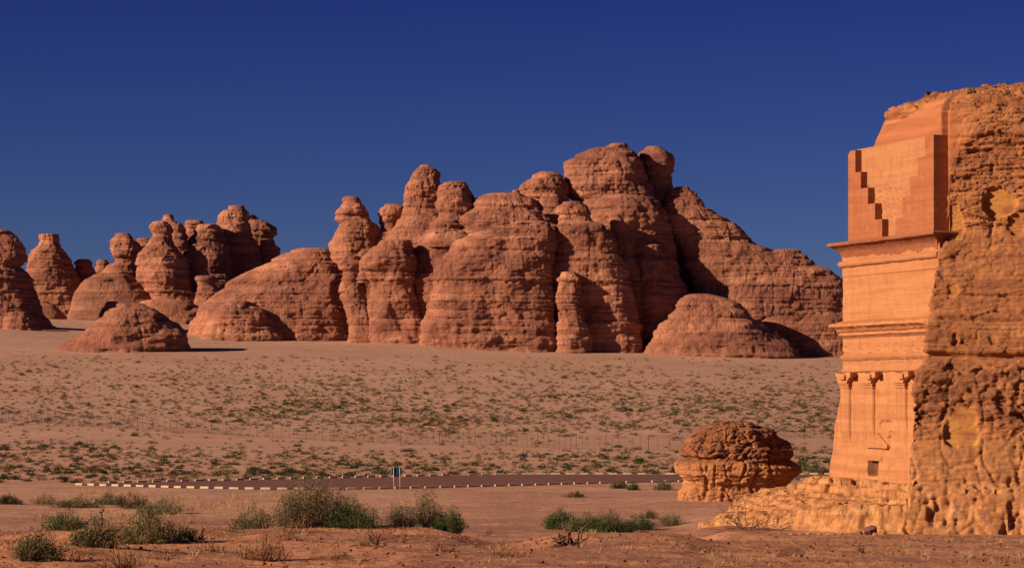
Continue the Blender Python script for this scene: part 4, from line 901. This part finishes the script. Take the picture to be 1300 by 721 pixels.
bush('bush', 'long low dark green shrub alone at the left, short of the road', 58, 640, 46, 14, 'dark', 90, 16, Ymin=112)
for (a, b_, c_, d_, kd, lb) in ((100, 644, 60, 12, 'low', 'flat brownish green scrub patch behind the left cluster'), (140, 640, 44, 14, 'dark', 'low dark scrub in the middle of the row behind the left cluster'),
                 (206, 652, 56, 20, 'dark', 'dark green shrub with a shadow, right end of the row behind the left cluster'), (170, 645, 40, 18, 'low', 'olive scrub between the two dark shrubs behind the left cluster'),
                 (12, 640, 28, 12, 'low', 'small scrub at the left edge of the photo, level with the long low shrub')):
    bush('shrub', lb, a, b_, c_, d_, kd, 90, 18, Ymin=118, cat='shrub', leafw=.018, leaflen=.14)
bush('bush', 'dark green shrub at the left end of the green thicket, behind the dead stump', 712, 672, 44, 26, 'dark', 150, 22, Ymin=112, leaflen=.12)
bush('bush', 'widest part of the green thicket in the dip, right of the stump', 772, 677, 64, 24, 'dark', 190, 24, Ymin=112, leaflen=.12)
bush('bush', 'bright green low shrub filling the middle of the thicket in the dip', 742, 674, 52, 22, 'green', 150, 22, Ymin=112, leaflen=.12)
bush('bush', 'green low shrub at the right end of the thicket, beside the yellow stone', 812, 672, 46, 18, 'green', 110, 20, Ymin=112, leaflen=.12)
bush('shrub', 'small olive shrub behind the right end of the green thicket', 824, 658, 26, 10, 'low', 60, 16, Ymin=112, cat='shrub')
bush('shrub', 'dark green shrub against the sand slope left of the bedrock shelf', 854, 667, 34, 16, 'dark', 80, 18, Ymin=112, cat='shrub')
for (a, b_, c_, d_, kd, lb) in ((729, 631, 20, 6, 'low', 'first small shrub right of the track, just short of the kerb'), (785, 620, 22, 10, 'grey', 'grey round shrub by the near kerb, left one of the pair short of the boulder'),
                 (803, 622, 16, 7, 'dark', 'tiny dark shrub between the two grey shrubs by the near kerb'), (842, 622, 26, 12, 'grey', 'grey round shrub touching the left side of the mushroom boulder'),
                 (1045, 602, 20, 10, 'low', 'olive shrub between the mushroom boulder and the tomb'), (1030, 598, 26, 12, 'dark', 'dark green shrub seen in the gap between boulder and tomb')):
    bush('shrub', lb, a, b_, c_, d_, kd, 60, 14, cat='shrub', leafw=.022, leaflen=.16, Ymin=150)
dry_tufts()
dead('dead_stump', 'dead brown stump with upright stubs, in front of the green thicket', 722, 694, 50, 22, 13, thick=.085, fork=2)
dead('dead_shrub', 'small skeleton of a dead shrub below the right side of the largest bush', 477, 694, 44, 26, 8, thick=.028)
dead('dead_shrub', 'thin fallen dead twigs lying right of the rounded dark green shrub', 612, 681, 44, 12, 7, thick=.014)
dead('fallen_branch', 'fallen dead branch sticking up at the right end of the left cluster', 248, 688, 34, 20, 5, thick=.035)
dead('dead_shrub', 'wide tangle of dead twigs in front of the bedrock shelf', 948, 671, 92, 30, 17, thick=.022, fork=3)
dead('fallen_branch', 'short dark stick lying on the bare ground below the tomb', 1098, 703, 26, 8, 3, thick=.03)

# shrubs of the plain
def tuft_mesh(seed, n=34):
    r = np.random.default_rng(seed); q = Quads(); lob = [(0, 0, 1)] + [(r.uniform(-.4, .4), r.uniform(-.3, .3), r.uniform(.5, .9)) for _ in range(4)]
    for (a, b_, s_) in lob:
        m = n; az = r.uniform(0, 2 * math.pi, m); ph = np.arccos(r.uniform(.05, 1, m)); rad = s_ * .42 * r.uniform(.35, 1, m)
        pos = np.stack([a + rad * np.cos(az) * np.sin(ph), b_ + rad * np.sin(az) * np.sin(ph), s_ * .52 * np.cos(ph) * r.uniform(.3, 1, m)], 1)
        dr = np.stack([np.cos(az) * .7, np.sin(az) * .7, np.full(m, .7)], 1) + r.normal(0, .35, (m, 3)); q.blades(pos, dr, r.uniform(.08, .2, m), r.uniform(.03, .075, m), np.clip(r.normal(.28, .22, m), 0, .8))
    m = 26; az = r.uniform(0, 2 * math.pi, m); rd_ = r.uniform(.35, .75, m); pos = np.stack([rd_ * np.cos(az), rd_ * np.sin(az), r.uniform(0, .05, m)], 1)   # straw skirt
    q.blades(pos, np.stack([np.cos(az), np.sin(az), np.full(m, .5)], 1), .14, .045, r.uniform(.8, 1, m))
    return np.concatenate(q.v).reshape(-1, 3), np.concatenate(q.t).ravel()
TM = [tuft_mesh(s_, 30) for s_ in range(6)]; TS = [tuft_mesh(s_ + 20, 12) for s_ in range(6)]
def scatter():
    out = []
    N = 76000; py = rng.uniform(452, 617, N); px = rng.uniform(-120, 1440, N)
    ylut = {}
    pyg = np.linspace(440, 620, 91); pxg = np.linspace(-120, 1440, 42); Yg = np.array([[hit(a, b, 205) for a in pxg] for b in pyg])
    fi = (py - 440) / 180 * 90; fj = (px + 120) / 1560 * 41; i0 = np.clip(fi.astype(int), 0, 89); j0 = np.clip(fj.astype(int), 0, 40); a, b = fi - i0, fj - j0
    Y = Yg[i0, j0] * (1 - a) * (1 - b) + Yg[i0 + 1, j0] * a * (1 - b) + Yg[i0, j0 + 1] * (1 - a) * b + Yg[i0 + 1, j0 + 1] * a * b
    X = (px - CX) / F * Y
    # density against the photo row: dense just beyond the road and above the fence, bare band between
    tilt = np.interp(px, [0, 350, 700, 1100], [-12, 0, 4, 0])
    row = py - tilt
    dns = np.interp(row, [452, 462, 480, 500, 520, 534, 546, 556, 566, 573, 582, 596, 606, 614], [.06, .17, .36, .58, .9, .9, .55, .12, .10, .45, .95, 1, .9, .5])
    # fewer on the left half above the fence
    dns = dns * np.where((px < 330) & (row < 545), np.interp(px, [0, 330], [.45, .9]), 1)
    patch = sst(-.25, .45, noise(X / 22, Y / 40, .4, 701) + .7 * noise(X / 4, Y / 9, .4, 702))
    keep = rng.uniform(0, 1, N) < dns * (.48 + .52 * patch) * np.interp(py, [452, 617], [.16, .050]) * 5.6
    # stay off the road
    fe = np.interp(X, far_edge[:, 0], far_edge[:, 1]); keep &= (Y > fe + 1.5) & (Y < 815)
    keep &= ~((px > 60) & (px < 330) & (py < 446))
    X, Y, px, py = X[keep], Y[keep], px[keep], py[keep]
    s_ = np.clip(rng.lognormal(-.55, .38, len(X)), .28, 1.5) * np.interp(Y, [210, 420, 800], [.80, 1.0, 1.2]) * (1.0)
    return X, Y, s_, px, py
sx_, sy_, ss_, spx, spy = scatter()
vis = ~((spx > 1052) | ((spx > 862) & (spx < 1012) & (spy > 545)))
sizepx = ss_ / sy_ * vis; order = np.argsort(-sizepx); ind = order[:300]; rest = order[300:]
# the road side and the hill side of the fence wear different labels
fl_ = lambda x: 0
protos = [None] * 6
grp = 'low shrubs scattered over the sand beyond the road'
for c_, i in enumerate(ind):
    k = c_ % 6
    if protos[k] is None:
        v, t_ = TM[k]; protos[k] = mesh('desert_shrub', v, np.arange(len(v)).reshape(-1, 4), M['low'], None, False, dict(tone=t_)); o = protos[k]
    else: o = protos[k].copy(); COL.objects.link(o)
    place(o, sx_[i], sy_[i], random.uniform(0, 6.28), (ss_[i] * random.uniform(.9, 1.3), ss_[i], ss_[i] * random.uniform(.8, 1.25)), .03)
    tag(o, 'low dark green shrub, among the larger ones dotted over the sand beyond the road', 'shrub', grp)
def many(name, idx, lib, mat, X, Y, S, zf=1.0):
    vs_, ts_ = [], []; Zs = G(X, Y)
    for j, i in enumerate(idx):
        v, t_ = lib[j % len(lib)]; a = rng.uniform(0, 6.28); c, s_ = math.cos(a), math.sin(a); sc = S[i]
        vs_.append(np.stack([(v[:, 0] * c - v[:, 1] * s_) * sc + X[i], (v[:, 0] * s_ + v[:, 1] * c) * sc + Y[i], v[:, 2] * sc * zf + Zs[i] - .03], 1)); ts_.append(np.clip(t_ + rng.normal(0, .12), 0, 1))
    v = np.concatenate(vs_); return mesh(name, v, np.arange(len(v)).reshape(-1, 4), mat, None, False, dict(tone=np.concatenate(ts_)))
print('SHRUBS', len(order))
tag(many('scrub', rest, TS, M['low'], sx_, sy_, ss_ * 1.3), kind='stuff', cat='scrub', label='countless tiny dark shrubs dotting the plain up to the foot of the hills')
# straw grass: a pale line in front of the road on the left, wisps over the foreground
def grass_lib(s_, n, h=.22):
    r = np.random.default_rng(s_); q = Quads(); a = r.uniform(0, 6.28, n); q.blades(np.stack([.12 * np.cos(a) * r.uniform(0, 1, n), .12 * np.sin(a) * r.uniform(0, 1, n), np.zeros(n)], 1), np.stack([np.cos(a) * .5, np.sin(a) * .5, np.ones(n)], 1) + r.normal(0, .25, (n, 3)), r.uniform(.5, 1.2, n) * h, .008, r.uniform(0, 1, n))
    return np.concatenate(q.v).reshape(-1, 3), np.concatenate(q.t).ravel()
GL = [grass_lib(s_, 26) for s_ in range(5)]
def grass():
    n1 = 380; px = rng.uniform(60, 420, n1); Y = rng.uniform(150, 196, n1); n2 = 1100; px2 = rng.uniform(-30, 1300, n2); Y2 = rng.uniform(62, 128, n2)
    PX = np.r_[px, px2]; Y = np.r_[Y, Y2]; X = (PX - CX) / F * Y; k = noise(X / 5, Y / 8, .5, 720) > -.05; k &= ~((X > 10) & (Y > 124)); X, Y = X[k], Y[k]
    S = np.where(Y > 140, rng.uniform(1.0, 2.2, len(X)), rng.uniform(.4, 1.1, len(X)))
    tag(many('dry_grass', range(len(X)), GL, M['straw'], X, Y, S), kind='stuff', cat='grass', label='wisps of straw-coloured dry grass on the sand')
grass()
def hull_pts(r, n=14):
    import bmesh
    bm = bmesh.new()
    for _ in range(n):
        p = r.normal(size=3); p /= np.linalg.norm(p); bm.verts.new(p * np.array([1, .8, .6]) * r.uniform(.85, 1.05))
    res = bmesh.ops.convex_hull(bm, input=bm.verts); bmesh.ops.delete(bm, geom=[g for g in res['geom_interior'] if isinstance(g, bmesh.types.BMVert)], context='VERTS')
    bm.verts.index_update(); v = np.array([x.co[:] for x in bm.verts]); f = [[x.index for x in fc.verts] for fc in bm.faces]; bm.free(); return v, f
def stone(label, px, py, wpx, hpx, mat, seed, Y=None, group=None, dz=0):
    Y = Y or hit(px, py, 60); x = P(px, Y)[0]; k = Y / F; v, f = hull_pts(np.random.default_rng(seed), 18)
    v = v * np.array([wpx * k / 2, wpx * k / 2.4, hpx * k / 1.3]); v[:, 2] -= v[:, 2].min() + hpx * k * .15; z = float(G(x, Y)) + dz
    o = mesh('stone', v + np.array([x, Y, z]), f, mat, None, False, dict(pale=np.full(len(v), .9), varnish=np.full(len(v), .1), smoothed=np.zeros(len(v)), yellow=np.full(len(v), .3)), loc=(x, Y, z))
    m = o.modifiers.new('bevel', 'BEVEL'); m.width = .025; m.segments = 2; tag(o, label, 'stone', group); return o
stone('dark red-brown stone leaning in the pile at the foot of the tomb rock', 1106, 674, 22, 17, M['redstone'], 1, Y=128.3)
stone('pale angular stone left of the dark red-brown stone', 1086, 675, 22, 10, M['rock'], 2, Y=128)
stone('pale stone right of the dark red-brown stone', 1121, 676, 15, 11, M['rock'], 3, Y=127.8)
stone('small pale stone in front of the dark red-brown stone', 1111, 678, 8, 6, M['rock'], 4, Y=127.2)
stone('yellow stone at the right end of the green thicket', 833, 668, 10, 8, M['yellowstone'], 5, Y=112)
stone('small flat yellow stone right of the yellow stone by the thicket', 842, 669, 9, 4, M['yellowstone'], 6, Y=112)
stone('flat tan slab leaning on the back of the bedrock shelf, behind the boulder gap', 1022, 624, 18, 8, M['rock'], 7, Y=149, dz=.9)
for i, (a, b_) in enumerate(((990, 671), (1004, 673), (1017, 672), (1027, 675), (1040, 674), (1052, 677), (1068, 677))):
    stone('small yellow rubble stone in the row on the sand before the bedrock shelf', a, b_, random.uniform(5, 10), random.uniform(3, 5), M['rock'], 30 + i, Y=129.5 - i * .25, group='rubble stones before the bedrock shelf')
def pebbles():
    lib = [hull_pts(np.random.default_rng(90 + i), 9) for i in range(8)]; V, Fs, n = [], [], 0
    N = 8500; Y = rng.uniform(0, 1, N) ** .8 * 72 + 57; PX = rng.uniform(-40, 1340, N); X = (PX - CX) / F * Y; k = (noise(X / 4, Y / 5, .3, 730) > -.25) & ~((X > 9) & (Y > 128.5)); X, Y = X[k], Y[k]; Z = G(X, Y)
    for i in range(len(X)):
        v, f = lib[i % 8]; s_ = .014 + .10 * rng.uniform() ** 4; a = rng.uniform(0, 6.28); c, s2 = math.cos(a), math.sin(a)
        V.append(np.stack([(v[:, 0] * c - v[:, 1] * s2) * s_ + X[i], (v[:, 0] * s2 + v[:, 1] * c) * s_ + Y[i], v[:, 2] * s_ + Z[i] + s_ * .2], 1)); Fs += [[n + q for q in ff] for ff in f]; n += len(v)
    V = np.concatenate(V); m = len(V); tag(mesh('pebbles', V, Fs, M['rock'], None, False, dict(pale=np.full(m, .2), varnish=np.full(m, .8), smoothed=np.zeros(m), yellow=np.zeros(m))), kind='stuff', cat='pebbles', label='pebbles strewn over the foreground sand')
pebbles()
def litter():
    N = 2600; Y = rng.uniform(0, 1, N) ** .8 * 66 + 58; PX = rng.uniform(-40, 1340, N); X = (PX - CX) / F * Y; k = (fbm(X / 4, Y / 4, .3, 3, 740) > .0) & ~((X > 9) & (Y > 127)); X, Y = X[k], Y[k]; Z = G(X, Y)
    q = Quads(); n = len(X)
    for j in range(3):
        a = rng.uniform(0, 6.28, n); q.blades(np.stack([X + rng.normal(0, .08, n), Y + rng.normal(0, .08, n), Z + .015], 1), np.stack([np.cos(a), np.sin(a), rng.uniform(0, .45, n)], 1), rng.uniform(.05, .2, n), rng.uniform(.012, .03, n), rng.uniform(0, .6, n))
    tag(q.build('twig_litter', M['dry']), kind='stuff', cat='twigs', label='bits of dead twig littering the foreground sand')
litter()
